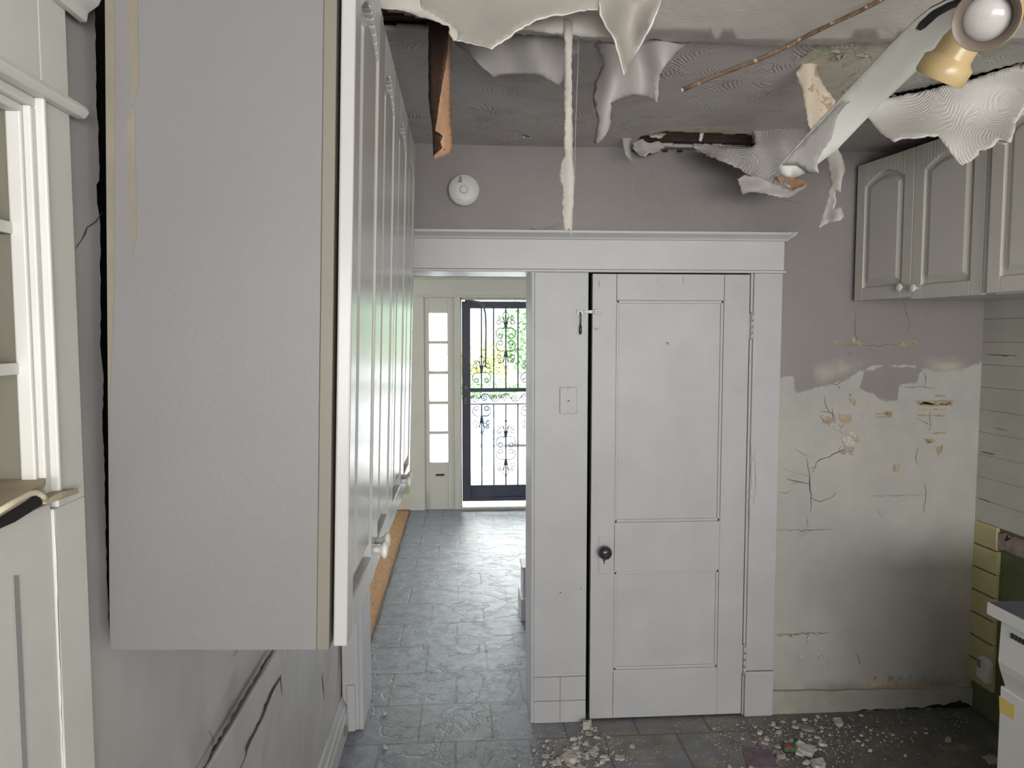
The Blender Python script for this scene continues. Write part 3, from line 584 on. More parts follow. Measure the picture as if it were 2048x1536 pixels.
# air alarm plugged low on the right wall
p = P(1968, 1338, X=XR-.03); al = empty('plug_in_alarm', (XR-.015, p.y, p.z-.05), label='small white plug-in alarm with black slots low on the yellow board strip', cat='alarm')
b = MB(); b.prism([(XR-.014, p.y-.035, p.z-.055), (XR-.014, p.y+.03, p.z-.045), (XR-.014, p.y+.035, p.z+.03), (XR-.014, p.y+.015, p.z+.055), (XR-.014, p.y-.02, p.z+.055), (XR-.014, p.y-.04, p.z+.03)], (-.03, 0, 0)); b.obj('housing', 'plastic', al, bevel=.006)
b = MB()
for j in range(4): b.box((XR-.0455, p.y+.002, p.z+.004+j*.009), (XR-.0435, p.y+.026, p.z+.008+j*.009))
b.obj('vent_slots', 'dark', al)
# ---- baseboard, back wall right
b = MB(); q = jag([(1.36, .104), (2.29, .088)], .003, .05, False, 3)
b.prism([(1.36, YB-.018, 0)]+[(x, YB-.018, z) for x, z in q]+[(2.29, YB-.018, 0)], (0, .018, 0)); bbk = b.obj('baseboard_back', paint('grimy_skirting', (.34, .33, .29), .6, .1, 6, 40, .3, (.16, .14, .11), .66), kind='structure')
b = MB(); q = jag([(1.74, .001), (1.79, .012), (1.82, .004), (1.95, .008), (2.05, .006), (2.1, .016), (2.17, .018), (2.23, .036), (2.26, .02), (2.29, .0)], .005, .015, True, 4); b.prism([(x, YB-.02, max(z, .001)) for x, z in q], (0, .002, 0)); b.obj('rotted_edge', 'dark', bbk)
MB().box((-.7, -2.8, 0), (2.5, -2.7, 2.7)).obj('wall_behind', 'siding', kind='structure')
# ================================================================== front room shell
b = MB(); xw = [-3.45, -.515]; b.box((-3.5, YF, -.1), (-.515, YF+.14, 2.7)); b.box((-.515, YF+.02, 2.03), (.95, YF+.14, 2.7)); b.box((.95, YF, -.1), (3.1, YF+.14, 2.7)); b.obj('wall_front', 'green', kind='structure')
MB().box((-3.6, YW, -.1), (-3.45, YF+.14, 2.7)).obj('wall_front_left', 'white', kind='structure')
MB().box((2.95, YW, -.1), (3.1, YF+.14, 2.7)).obj('wall_front_right', 'white', kind='structure')
MB().box((-3.6, YW-.02, 2.5), (3.1, YF+.14, 2.6)).obj('ceiling', 'cream', kind='structure')
b = MB(); b.box((-3.5, YW-.12, -.1), (-.62, YW, 2.6)); b.box((2.4, YW-.12, -.1), (3.1, YW, 2.6)); b.obj('wall_middle', 'white', kind='structure')
MB().box((.31, YW, 0), (2.95, YW+.02, 2.5)).obj('wall_middle', 'cream', kind='structure')
b = MB(); b.prism([(-3.4, YF, 0), (-3.4, YF-.018, 0), (-3.4, YF-.018, .12), (-3.4, YF-.01, .14), (-3.4, YF, .148)], (2.885, 0, 0)); b.obj('baseboard_front', 'cream', kind='structure')
YQ = 7.0
b = MB(); b.box((-.52, YQ, 2.045), (1.0, YF+.05, 2.205)); b.prism([(-.56, YQ-.03, 2.205), (-.56, YQ-.03, 2.215), (-.56, YQ, 2.222), (-.56, YF, 2.222), (-.56, YF, 2.2), (-.56, YQ-.005, 2.195)], (1.7, 0, 0)); b.box((-.52, YQ-.006, 2.03), (1.0, YQ+.02, 2.047)); b.obj('trim_8', 'cream', kind='structure', bevel=.002)
b = MB(); b.box((-.512, YQ, 0), (-.362, YF+.05, 2.03)); b.box((-.515, YQ-.012, 0), (-.362, YQ+.01, .172)); b.box((-.078, YQ-.004, 0), (-.02, YF+.05, 2.03)); b.obj('trim_9', 'cream', kind='structure', bevel=.003)
b = MB(); b.box((-.022, YQ+.01, .02), (-.008, YF+.05, 2.03)); b.box((-.02, YQ+.01, 2.008), (.95, YF+.05, 2.03)); b.box((-.02, YQ-.02, 0), (.95, YF+.16, .022)); b.obj('trim_10', paint('door_jamb_paint', (.46, .43, .37), .5, .1, 12, 40, .2, (.3, .16, .1), .7), kind='structure', bevel=.002)
# sidelight
sl = empty('window_1', (-.22, YQ+.01, 0), kind='structure')
x0, x1 = -.315, -.142; zz = [(1.618, 1.882), (1.332, 1.592), (1.045, 1.304), (.758, 1.016), (.458, .730)]
b = MB(); b.box((-.362, YQ+.012, .0), (x0, YF+.04, 2.03)); b.box((x1, YQ+.012, 0), (-.078, YF+.04, 2.03)); b.box((x0, YQ+.012, zz[0][1]), (x1, YF+.04, 2.03)); b.box((x0, YQ+.012, 0), (x1, YF+.04, zz[-1][0]))
for (a0, a1), (c0, c1) in zip(zz[:-1], zz[1:]): b.box((x0, YQ+.016, c1), (x1, YF+.03, a0))
b.obj('window_frame', 'cream', sl, bevel=.004)
for z0, z1 in zz: MB().box((x0-.002, YQ+.03, z0-.002), (x1+.002, YQ+.034, z1+.002)).obj('glass_pane', 'frost', sl)
p = P(880, 950, Y=YQ); mf = MB().box((p.x-.052, YQ+.006, p.z-.022), (p.x+.052, YQ+.013, p.z+.022)).obj('mail_slot', 'cream', sl, bevel=.003)
b = MB(); b.lathe([(.010, 0), (.010, .002)], (p.x-.032, YQ+.006, p.z), (0, -1, 0), 16); b.lathe([(.010, 0), (.010, .002)], (p.x+.032, YQ+.006, p.z), (0, -1, 0), 16); b.box((p.x-.032, YQ+.0045, p.z-.010), (p.x+.032, YQ+.0065, p.z+.010)); b.obj('slot_opening', 'dark', mf)
# ---- security storm door with scrolled iron
YS = YF+.03; sdoor = empty('door_2', (.44, YS, .02), kind='structure')
g0 = lambda x, y: P(x, y, Y=YS)
xL, xR2 = -.006, .905; iL = g0(941, 700).x; iR = xR2-(iL-xL); zT = g0(1000, 603).z; zI = g0(1000, 617).z; zB = .06; zIB = g0(1000, 970).z
b = MB(); b.box((xL, YS, zB), (iL, YS+.035, zT)); b.box((iR, YS, zB), (xR2, YS+.035, zT)); b.box((iL, YS, zI), (iR, YS+.035, zT)); fo = b.obj('door_frame', 'iron', sdoor, bevel=.004)
b = MB(); b.box((iL, YS+.004, zB), (iR, YS+.03, zIB)); b.box((iL+.03, YS-.004, zB+.045), (iR-.03, YS+.006, zIB-.025)); b.box((iL, YS-.002, zB), (iR, YS+.01, zB+.025)); b.obj('kick_panel', 'iron', sdoor, bevel=.003)
zm1 = g0(1000, 776).z; zm0 = g0(1000, 784).z; zr0 = g0(1000, 807).z; zr1 = g0(1000, 809.5).z
MB().box((iL, YS+.002, zm0), (iR, YS+.03, zm1)).obj('middle_rail', 'iron', sdoor, bevel=.002)
MB().box((iL, YS+.010, zr1), (iR, YS+.022, zr0)).obj('lower_rail', 'iron', sdoor)
bx = [g0(x, 700).x for x in (963, 987, 1011, 1036)]; sp_ = (bx[3]-bx[0])/3; bars = [bx[0]+i*sp_ for i in range(7) if bx[0]+i*sp_ < iR-.03]
for x in bars:
    MB().box((x-.0068, YS+.011, zm1), (x+.0068, YS+.020, zI)).obj('bar', 'iron', sdoor)
    MB().box((x-.0068, YS+.011, zIB), (x+.0068, YS+.020, zr1)).obj('bar', 'iron', sdoor)
def spiral(cx_, cz, r0, r1, a0, turns, n=26):
    return [(cx_+(r0+(r1-r0)*t)*math.cos(a0+turns*2*math.pi*t), cz+(r0+(r1-r0)*t)*math.sin(a0+turns*2*math.pi*t)) for t in [i/(n-1) for i in range(n)]]
def orn_heart(b, x, z, s, up=1):     # pair of C scrolls meeting on the bar at (x,z), opening down if up=1
    for sd_ in (-1, 1):
        pts = spiral(0, 0, 1, .30, math.pi/2 if up == 1 else -math.pi/2, .75, 18)
        q = [(x+sd_*(s*.78*(px+0) if False else s*(.52+.52*(-math.cos(math.pi*0)) * 0) + sd_*0), 0) for px, pz_ in pts]
        path = []
        for i in range(30):
            t = i/29; a = math.pi*1.02-t*math.pi*2.25; r = s*(.60-.36*t*t)
            px = s*.50+r*math.cos(a)*.95-(.0); pz_ = r*math.sin(a)
            path.append((px, pz_))
        # start at the bar: bring first points to x=0
        path = [(0, s*.62)]+[(p_[0], p_[1]) for p_ in [(s*.50+s*.60*math.cos(a), s*.60*math.sin(a)+0) for a in [math.radians(d) for d in range(110, -81, -14)]]]
        lx, lz = path[-1]
        path += [(s*.62+s*.26*math.cos(a), -s*.34+s*.26*math.sin(a)) for a in [math.radians(d) for d in range(-90, -331, -24)]]
        b.tube([(x+sd_*px, YS+.0155, z+up*pz_) for px, pz_ in path], .0046, 6)
        b.lathe([(.002, -.004), (.007, -.002), (.007, .002), (.002, .004)], (x+sd_*s*.80, YS+.0155, z-up*s*.22), (0, 1, 0), 10)
def orn_spray(b, x, z, s, up=1):     # stem sprays curling outwards
    for sd_ in (-1, 1):
        for k_, (hx, hz, rr) in enumerate(((.78, .42, .24), (.72, .95, .17))):
            st = (.10, -.25+k_*.35)
            path = [st, (.14, st[1]+.35), (.25, hz+.05)]+[(hx+rr*math.cos(a)*1.1, hz+rr*math.sin(a)) for a in [math.radians(d) for d in range(150, -161, -26)]]
            b.tube([(x+sd_*s*px, YS+.0155, z+up*s*pz_) for px, pz_ in path], .0042, 6)
            b.lathe([(.002, -.004), (.0065, -.002), (.0065, .002), (.002, .004)], (x+sd_*s*(hx-rr*.6), YS+.0155, z+up*s*(hz-rr*.3)), (0, 1, 0), 10)
        path = [(.08, .3), (.30, .85), (.36, 1.2), (.20, 1.5), (.05, 1.65)]
        b.tube([(x+sd_*s*px, YS+.0155, z+up*s*pz_) for px, pz_ in path], .0036, 6)
        b.tube([(x+sd_*s*px, YS+.0155, z+up*s*pz_) for px, pz_ in [(.05, 1.68), (.18, 1.85), (.36, 1.92)]], .0026, 6)
def collar(b, x, z, h=.012): b.lathe([(.006, -h), (.010, -h*.6), (.010, h*.6), (.006, h)], (x, YS+.0155, z), (0, 0, 1), 10)
def ornament(x, zt_, zb_, kind):
    b = MB(); L = zt_-zb_
    if kind == 'full':
        s = L/6.9; c = (zt_+zb_)/2; orn_heart(b, x, c+s*.72, s, 1); orn_heart(b, x, c-s*.72, s, -1)
        orn_spray(b, x, c+s*1.55, s*.98, 1); orn_spray(b, x, c-s*1.55, s*.98, -1)
        for q in (1.4, -1.4, 3.15, -3.15): collar(b, x, c+s*q)
    else:
        s = L/3.7
        if kind == 'up': orn_heart(b, x, zb_+s*.62, s, 1); orn_spray(b, x, zb_+s*1.6, s*.98, 1); collar(b, x, zb_+s*1.35); collar(b, x, zb_+s*3.2)
        else: orn_heart(b, x, zt_-s*.62, s, -1); orn_spray(b, x, zt_-s*1.6, s*.98, -1); collar(b, x, zt_-s*1.35); collar(b, x, zt_-s*3.2)
    b.obj('scroll_ornament', 'iron', sdoor)
for i, x in enumerate(bars):
    if i % 4 == 2: ornament(x, g0(1, 616).z, g0(1, 743).z, 'full'); ornament(x, g0(1, 845).z, g0(1, 969).z, 'full')
    if i % 4 == 0: ornament(x, g0(1, 706).z, g0(1, 770).z, 'up'); ornament(x, g0(1, 819).z, g0(1, 882).z, 'down')
b = MB(); zc = (zm0+zr0)/2; x = iL+.035; i = 0
while x < iR-.03:
    sg = 1 if i % 2 else -1; r = .034
    b.tube([(x+a_[0], YS+.0155, zc+a_[1]) for a_ in spiral(0, 0, r, .008, math.pi/2*sg, 1.6*sg, 34)], .004, 6)
    b.tube([(x-.0, YS+.0155, zc+sg*r), (x+.03, YS+.0155, zc+sg*r*.9), (x+.055, YS+.0155, zc), (x+.08, YS+.0155, zc-sg*r*.9), (x+.1, YS+.0155, zc-sg*r)], .0045, 6)
    b.box((x-.004, YS+.011, zc-.045 if sg < 0 else zc+.03), (x+.004, YS+.02, zc-.03 if sg < 0 else zc+.045)); x += .098; i += 1
b.obj('scroll_band', 'iron', sdoor)
MB().box((iL, YS+.024, zIB), (iR, YS+.027, zI)).obj('glass_pane', 'clear', sdoor)
p = g0(931, 775); MB().lathe([(.009, 0), (.010, .02), (.018, .026), (.020, .036), (.014, .045)], (p.x, YS, p.z), (0, -1, 0), 16).obj('handle', 'cabedge', sdoor)
p = g0(931, 801); MB().box((p.x-.015, YS-.018, p.z-.035), (p.x+.015, YS, p.z+.03)).obj('latch_box', 'cabedge', sdoor, bevel=.003)
b = MB(); b.box((.30, YS-.02, .075), (.75, YS-.006, .10)); b.tube([(.28, YS-.01, .10), (.28, YS-.012, .075), (.32, YS-.012, .072)], .004); b.obj('closer_tube', 'iron', sdoor)
ws = MB(); ws.tube([P(x, y, Y=YS-.03) for x, y in [(930, 601), (945, 602), (958, 604), (967, 612), (971, 628), (972, 660), (971.5, 700), (971, 735)]], .009, 8)
ws.obj('weather_strip', 'cabedge', label='loose beige weather strip curving down from the top of the iron storm door', cat='weather strip')
# white stair plinth in the front room
b = MB(); b.box((.335, 4.20, 0), (.55, 4.42, .13)); b.box((.350, 4.24, .13), (.55, 4.40, .30)); b.box((.343, 4.22, .30), (.55, 4.41, .315)); b.obj('trim_11', 'white', kind='structure', bevel=.004)
# ================================================================== outside
MB().box((-4, YF+.14, -.12), (6, 9.4, -.03)).obj('porch_floor', 'concrete', kind='structure')
MB().box((-4, YF+.14, 2.38), (6, 9.5, 2.5)).obj('porch_ceiling', 'porch', kind='structure')
MB().box((-4, 9.3, 2.25), (6, 9.45, 2.38)).obj('porch_beam', 'porch', kind='structure')
b = MB(); b.add([(-30, 9.4, -.9), (40, 9.4, -.9), (40, 28, -2.4), (-30, 28, -2.4), (-30, 60, -2.4), (40, 60, -2.4)], [(0, 1, 2, 3), (3, 2, 5, 4)]); b.obj('street_ground', 'concrete', kind='structure')
pp = [P(973, 930, Y=13), P(973, 800, Y=13)]
po = MB(); po.box((pp[0].x-.07, 12.95, pp[0].z-.5), (pp[0].x+.05, 13.1, pp[1].z+.1)); po.lathe([(.06, 0), (.07, .05), (.02, .12)], (pp[0].x-.01, 13.02, pp[1].z+.1), (0, 0, 1), 12); po.obj('street_post', 'post', label='blue-grey post seen through the lower half of the iron storm door', cat='post')
# car
cc = P(990, 885, Y=24.4); car = empty('parked_car', (cc.x+1.6, 24.7, cc.z-.33), label='pale parked car with its spoked wheel seen through the iron storm door', cat='car')
x_ = cc.x; zg = cc.z-.33
b = MB(); b.prism([(x_-.9, 24.6, zg+.25), (x_-.38, 24.6, zg+.25), (x_-.36, 24.6, zg+.5), (x_-.2, 24.6, zg+.68), (x_, 24.6, zg+.73), (x_+.2, 24.6, zg+.68), (x_+.36, 24.6, zg+.5), (x_+.38, 24.6, zg+.25), (x_+2.3, 24.6, zg+.25), (x_+3.6, 24.6, zg+.3), (x_+3.6, 24.6, zg+.9), (x_+3.0, 24.6, zg+1.0), (x_+2.4, 24.6, zg+1.45), (x_+.9, 24.6, zg+1.45), (x_+.2, 24.6, zg+.98), (x_-.8, 24.6, zg+.85), (x_-.95, 24.6, zg+.6)], (0, 1.7, 0)); b.obj('car_body', 'carw', car, bevel=.04)
for wx in (x_, x_+2.65):
    wh = MB().lathe([(.2, -.1), (.33, -.09), (.34, 0), (.33, .09), (.2, .1)], (wx, 24.6, zg+.33), (0, 1, 0), 28).obj('wheel', 'tyre', car)
    b = MB(); b.lathe([(.05, -.13), (.06, -.11)], (wx, 24.6, zg+.33), (0, 1, 0), 12)
    for k_ in range(10):
        a = 2*math.pi*k_/10; b.tube([(wx, 24.48, zg+.33), (wx+.21*math.cos(a), 24.48, zg+.33+.21*math.sin(a))], .022, 6)
    b.lathe([(.2, -.125), (.235, -.12), (.235, -.1), (.2, -.1)], (wx, 24.6, zg+.33), (0, 1, 0), 24, caps=False)
    b.obj('wheel_rim', 'carw', wh)
# neighbouring house, tree, bushes
h0 = P(955, 700, Y=36); h1 = P(1024, 620, Y=36)
ho = empty('neighbour_house', (h0.x+1, 36, -2.4), label='pale blue sided house across the street seen through the storm door', cat='house')
b = MB(); zz_ = -2.4
while zz_ < 3.4: b.prism([(h0.x-.8, 36, zz_), (h0.x-.8, 35.97, zz_), (h0.x-.8, 36, zz_+.17)], (h1.x-h0.x+2.4, 0, 0)); zz_ += .17
b.box((h0.x-.8, 36, -2.4), (h1.x+1.6, 40, 3.4)); b.obj('siding_wall', 'siding_blue', ho)
b = MB(); b.prism([(h0.x-1.1, 35.7, 3.4), (h1.x+1.9, 35.7, 3.4), ((h0.x+h1.x)/2+.3, 35.7, 5.0)], (0, 4.6, 0)); b.obj('roof', 'post', ho)
def foliage(name, c, rad, n, mat, label, cat, leaf=.10, seed=0, trunk=True):
    rnd = random.Random(seed); root = empty(name, (c[0], c[1], -2.4), label=label, cat=cat); b = MB()
    for i in range(n):
        d = Vector((rnd.gauss(0, 1), rnd.gauss(0, 1), rnd.gauss(0, 1))).normalized(); r = .55+.5*rnd.random()**.6
        k_ = 1+.25*noise.noise(d*2.2+Vector((seed, 0, 0))); p_ = Vector(c)+Vector((d.x*rad[0], d.y*rad[1], d.z*rad[2]))*r*k_
        u = Vector((rnd.gauss(0, 1), rnd.gauss(0, 1), rnd.gauss(0, 1))).normalized(); v = u.orthogonal().normalized(); s = leaf*(.6+.8*rnd.random())
        b.add([p_-u*s, p_+v*s*.45, p_+u*s, p_-v*s*.45], [(0, 1, 2, 3)])
    b.obj('leaves', mat, root)
    if trunk: MB().tube([(c[0], c[1], -2.4), (c[0]+.05, c[1], c[2]-rad[2]*.3), (c[0]-.1, c[1], c[2]+rad[2]*.4)], [.14, .10, .04], 10).obj('trunk', 'woodbrn', root)
q = P(1042, 680, Y=30); foliage('leafy_tree', (q.x+.7, 30, q.z+.35), (1.45, 1.2, 1.7), 5200, 'leaf', 'bright green tree at the upper right of the storm door view', 'tree', .13, 1)
q = P(945, 712, Y=29.5); foliage('yellow_green_shrub', (q.x+.2, 29.5, q.z-.35), (1.15, .8, .95), 3400, 'leafy', 'tall yellow-green shrub at the left edge of the storm door view', 'shrub', .13, 2, False)
q = P(965, 768, Y=27.4); foliage('low_bush', (q.x+.1, 27.4, q.z-.08), (1.35, .5, .40), 2200, 'leaf', 'low green bush just above the middle rail of the storm door', 'bush', .11, 3, False)
b = MB(); b.box((q.x-6, 26.9, -2.5), (q.x+9, 31, q.z-.52)); b.obj('street_bank', 'concrete', kind='structure')
# ================================================================== left wall cabinet (it leans off the wall)
tilt = math.radians(1.62)
lc = empty('wall_cabinet', (-.498, 1.045, 1.236), (0, tilt, 0), label='long white wall cabinet with arched panel doors leaning off the left wall', cat='cabinet')
CL = 1.265; CH = 1.02; CW = .312
b = MB(); b.box((0, .0, 0), (.287, CL, CH)); b.obj('cabinet_body', 'cabside', lc, local=True, bevel=.001)
b = MB(); b.box((.2872, .04, 0), (.305, CL-.04, .04)); b.box((.2872, .04, CH-.04), (.305, CL-.04, CH)); b.box((.2872, -.001, 0), (.305, .04, CH)); b.box((.2872, CL-.04, 0), (.305, CL, CH)); b.box((.2872, CL/2-.03, .04), (.305, CL/2+.03, CH-.04)); b.obj('face_frame', 'cabedge', lc, local=True, bevel=.0015)
b = MB()
for zs0, zs1, ww in ((.75, .99, .010), (.55, .75, .006)): b.prism([(.024+ .01, -.0006, zs0), (.024+.01+ww, -.0006, zs0+.03), (.024+.01+ww*.8, -.0006, zs1), (.028, -.0006, zs1-.02)], (0, .0005, 0))
b.prism([(.001, -.0006, .30), (.010, -.0006, .5), (.013, -.0006, .75), (.012, -.0006, 1.0), (.001, -.0006, 1.0)], (0, .0005, 0))
b.obj('water_stain', paint('yellowed_stain', (.19, .165, .125), .5, .06, 12), lc, local=True)
def archdoor(parent, x, y0, w_, z0, z1, mat, sgn=1, t=.018, loc_fn=None, knob_at=None):
    """door face looking along +X; profile with raised arched panel; loc_fn maps (u along width, z, h out) to place"""
    fn = loc_fn; b = MB(); st = .052; n = 14
    def slab(u0, u1, za, zb, h0, h1): 
        vs = [fn(u, z, h) for u in (u0, u1) for z in (za, zb) for h in (h0, h1)]; b.add(vs, [(0, 1, 3, 2), (4, 6, 7, 5), (0, 4, 5, 1), (2, 3, 7, 6), (0, 2, 6, 4), (1, 5, 7, 3)])
    slab(0, st, z0, z1, 0, t); slab(w_-st, w_, z0, z1, 0, t); slab(st, w_-st, z0, z0+st, 0, t); slab(st, w_-st, z0+st, z1-st, 0, t*.35)
    arch = [(st+(w_-2*st)*i/n, z1-st-.045*(1-math.sin(math.pi*i/n))) for i in range(n+1)]
    for (ua, za), (ub, zb) in zip(arch[:-1], arch[1:]):
        vs = [fn(ua, za, 0), fn(ub, zb, 0), fn(ub, z1, 0), fn(ua, z1, 0), fn(ua, za, t), fn(ub, zb, t), fn(ub, z1, t), fn(ua, z1, t)]
        b.add(vs, [(0, 1, 2, 3), (7, 6, 5, 4), (0, 4, 5, 1), (1, 5, 6, 2), (2, 6, 7, 3), (3, 7, 4, 0)])
    d = b.obj('cabinet_door', mat, parent, local=True, bevel=.003)
    # raised field with a sloped border
    b = MB(); g1, g2 = .014, .034
    def ring(g, h): return [fn(*p_, h) for p_ in [(st+g, z0+st+g), (w_-st-g, z0+st+g)]+[(min(max(u, st+g), w_-st-g), z-g) for u, z in reversed(arch)]]
    a_, c_ = ring(g1, t*.3), ring(g2, t*.95); m_ = len(a_); b.add(a_+c_, [(i, (i+1) % m_, m_+(i+1) % m_, m_+i) for i in range(m_)]+[tuple(m_+i for i in range(m_))]); b.obj('raised_panel', mat, d, local=True)
    if knob_at:
        u, z = knob_at; c = fn(u, z, t); ax = fn(u, z, t+.01)-c
        kb = MB().lathe([(.0065, 0), (.006, .008), (.009, .014), (.015, .018), (.0165, .022), (.012, .026), (.003, .028)], c, ax, 20); kb.obj('knob', M['plastic'] if sgn > 0 else M['plastic'], d, local=True)
    return d
for i in range(4):
    y0 = .002+i*(CL/4); wd = CL/4-.003; aj = math.radians((.9, .3, .6, .2)[i]); dx = .3100
    def fn(u, z, h, y0=y0, aj=aj, i=i, wd=wd):
        if i % 2 == 0: return Vector((dx+h*math.cos(aj)+u*math.sin(aj)*.5, y0+u, z))
        return Vector((dx+h*math.cos(aj)+(wd-u)*math.sin(aj)*.5, y0+u, z))
    archdoor(lc, dx, y0, wd, .004, CH-.004, 'cab', 1, .02, fn, (wd-.028, .062) if i % 2 == 0 else (.028, .062))
# ================================================================== right wall cabinet over the empty fridge bay
rc_far = P(1710, 331, Y=3.06); rz0 = 1.822; rz1 = 2.392
fx, fy = 1.672, 3.06; nx_, ny_ = 1.762, 2.375
L_ = math.hypot(nx_-fx, ny_-fy); ud = Vector((nx_-fx, ny_-fy, 0))/L_; od = Vector((ud.y, -ud.x, 0))       # out towards the room (-X)
rc = empty('wall_cabinet', (2.0, 2.75, rz0), label='white two-door wall cabinet over the bare patch on the right wall', cat='cabinet')
b = MB(); t_ = .02; o2 = -od*t_
b.prism([(fx+o2.x, fy+o2.y, rz0+.004), (nx_+o2.x, ny_+o2.y, rz0+.004), (XR-.015, ny_-.0, rz0+.004), (XR-.015, fy+.01, rz0+.004)], (0, 0, rz1-rz0-.004)); b.obj('cabinet_body', 'cabr', rc, bevel=.002)
lo = Vector((fx, fy, 0))-Vector((2.0, 2.75, rz0)); dw = (L_-.028)/2
for i in range(2):
    s0 = i*(dw+.002)
    fnr = lambda u, z, h, s0=s0: lo+ud*(s0+u)+od*(h-t_)+Vector((0, 0, z))+od*.001
    archdoor(rc, 0, 0, dw, rz0+.001-.008*i, rz1-.002, 'cabr', -1, .02, fnr, (dw-.035, rz0+.04) if i == 0 else (.035, rz0+.033))
b = MB(); q = Vector((fx, fy, 0))+ud*(L_-.022); b.prism([q+od*.002+Vector((0, 0, rz0-.004)), q+ud*.022+od*.002+Vector((0, 0, rz0-.004)), q+ud*.022-od*.02+Vector((0, 0, rz0-.004)), q-od*.02+Vector((0, 0, rz0-.004))], (0, 0, rz1-rz0+.06)); b.obj('end_panel', 'cabr', rc, bevel=.002)
rc2 = empty('wall_cabinet', (2.0, 2.0, rz0-.01), label='cut-off white wall cabinet with a brown knob at the right edge', cat='cabinet')
q0 = Vector((fx, fy, 0))+ud*(L_+.008); b = MB(); q1 = q0+ud*.45
b.prism([(q0.x-o2.x*-1, q0.y, rz0-.008), (q1.x+.02, q1.y, rz0-.008), (XR-.015, q1.y, rz0-.008), (XR-.015, q0.y, rz0-.008)], (0, 0, rz1-rz0+.06)); b.obj('cabinet_body', 'cabr', rc2, bevel=.002)
lo2 = q0-Vector((2.0, 2.0, rz0-.01)); fn2 = lambda u, z, h: lo2+ud*(u+.002)+od*(h-.003)+Vector((0, 0, z))
d_ = archdoor(rc2, 0, 0, .42, rz0-.004, rz1+.05, 'cabr', -1, .02, fn2)
p = P(2046, 423, Y=q0.y-.03); MB().lathe([(.008, 0), (.009, .01), (.012, .016), (.006, .022)], p-Vector((2.0, 2.0, rz0-.01))+Vector((.012, 0, 0)), od, 16).obj('knob', 'woodbrn', d_, local=True)
# ================================================================== base unit at right
DX = 1.545; DY = 1.985
dsh = empty('dishwasher', (1.85, 1.7, 0), label='white dishwasher with black vent slots and a yellow sticker', cat='dishwasher')
b = MB(); b.box((DX+.018, DY-.60, .0), (2.18, DY-.015, .862)); b.obj('dishwasher_body', 'applw', dsh, bevel=.004)
b = MB(); b.prism([(DX+.012, DY-.60, .862), (DX-.002, DY-.60, .855), (DX-.006, DY-.60, .74), (DX+.0, DY-.60, .715), (DX+.02, DY-.60, .66), (DX+.03, DY-.60, .66), (DX+.03, DY-.60, .862)], (0, .585, 0)); cpn = b.obj('control_panel', 'applw', dsh, bevel=.004)
MB().box((DX+.008, DY-.60, .10), (DX+.02, DY-.012, .664)).obj('dishwasher_door', 'applw', dsh, bevel=.004)
b = MB()
for j in range(9): y = P(2022, 1262, X=DX).y-.010-j*.013; b.box((DX-.0065, y-.004, .826), (DX-.001, y+.004, .840))
b.obj('vent_slots', 'dark', cpn)
sp = [P(1998, 1391, X=DX+.0075), P(2029, 1411, X=DX+.0075), P(2029, 1441, X=DX+.0075), P(1999, 1424, X=DX+.0075)]
st = MB().prism(sp, (.0005, 0, 0)).obj('sticker', 'sticker', dsh)
ct = MB(); ct.box((DX-.02, DY-.9, .868), (XR-.03, DY+.012, .905)); cto = ct.obj('countertop', 'counter', bevel=.003, label='dark countertop with white front edge over the dishwasher', cat='countertop')
MB().box((DX-.024, DY-.9, .868), (DX-.019, DY+.012, .903)).obj('front_edge', 'applw', cto)
# ================================================================== built-in cupboard on the left wall
XF = -.508; bi = empty('built_in_cupboard', (XF, .6, 0), label='white built-in cupboard with open shelves at the left edge', cat='cupboard')
YE = P(157, 669, X=XF).y; YO = P(103, 669, X=XF).y; yi = P(75, 669, X=XF).y
b = MB()
zw = P(130, 978, X=XF).z; ztop = P(60, 185, X=XF).z
b.box((XF-.022, YO, zw-.02), (XF, YE, 2.46)); b.box((XF-.022, -.2, ztop+.012), (XF, YO, 2.46)); b.obj('face_board', 'builtin', bi, bevel=.002)
b = MB()
b.box((XF-.022, YO-.007, zw), (XF+.006, YO, ztop)); b.box((XF-.022, -.2, ztop), (XF+.006, YO, ztop+.012))
b.box((XF-.022, YO-.018, zw), (XF-.004, YO-.007, ztop-.012)); b.box((XF-.022, -.2, ztop-.012), (XF-.004, YO-.007, ztop)); b.box((XF-.03, YO-.025, zw), (XF-.012, YO-.018, ztop-.02)); b.box((XF-.03, -.2, ztop-.022), (XF-.012, YO-.018, ztop-.012)); b.obj('opening_moulding', 'builtin', bi, bevel=.0025)
b = MB(); zl = P(155, 213, X=XF+.01).z; b.prism([(XF, YE+.016, zl-.012), (XF+.012, YE+.016, zl-.012), (XF+.018, YE+.016, zl-.004), (XF+.014, YE+.016, zl+.004), (XF, YE+.016, zl+.008)], (0, -1.2, 0)); b.obj('ledge_moulding', 'builtin', bi, bevel=.002)
zc_ = P(150, 25, X=XF+.01).z; b = MB(); b.prism([(XF, YE+.035, zc_), (XF+.010, YE+.035, zc_), (XF+.012, YE+.035, zc_+.012), (XF+.026, YE+.035, zc_+.022), (XF+.034, YE+.035, zc_+.04), (XF+.05, YE+.035, zc_+.05), (XF+.05, YE+.035, zc_+.07), (XF, YE+.035, zc_+.07)], (0, -1.4, 0)); b.obj('cornice', 'builtin', bi, bevel=.002)
b = MB(); b.box((XF-.36, YO-.021, zw-.02), (XF-.022, YO-.008, 2.0)); b.box((XF-.37, -.2, zw-.02), (XF-.35, YO-.02, 2.0)); b.box((XF-.36, -.2, ztop), (XF-.02, YO-.02, ztop+.02)); b.obj('inner_lining', 'inner', bi)
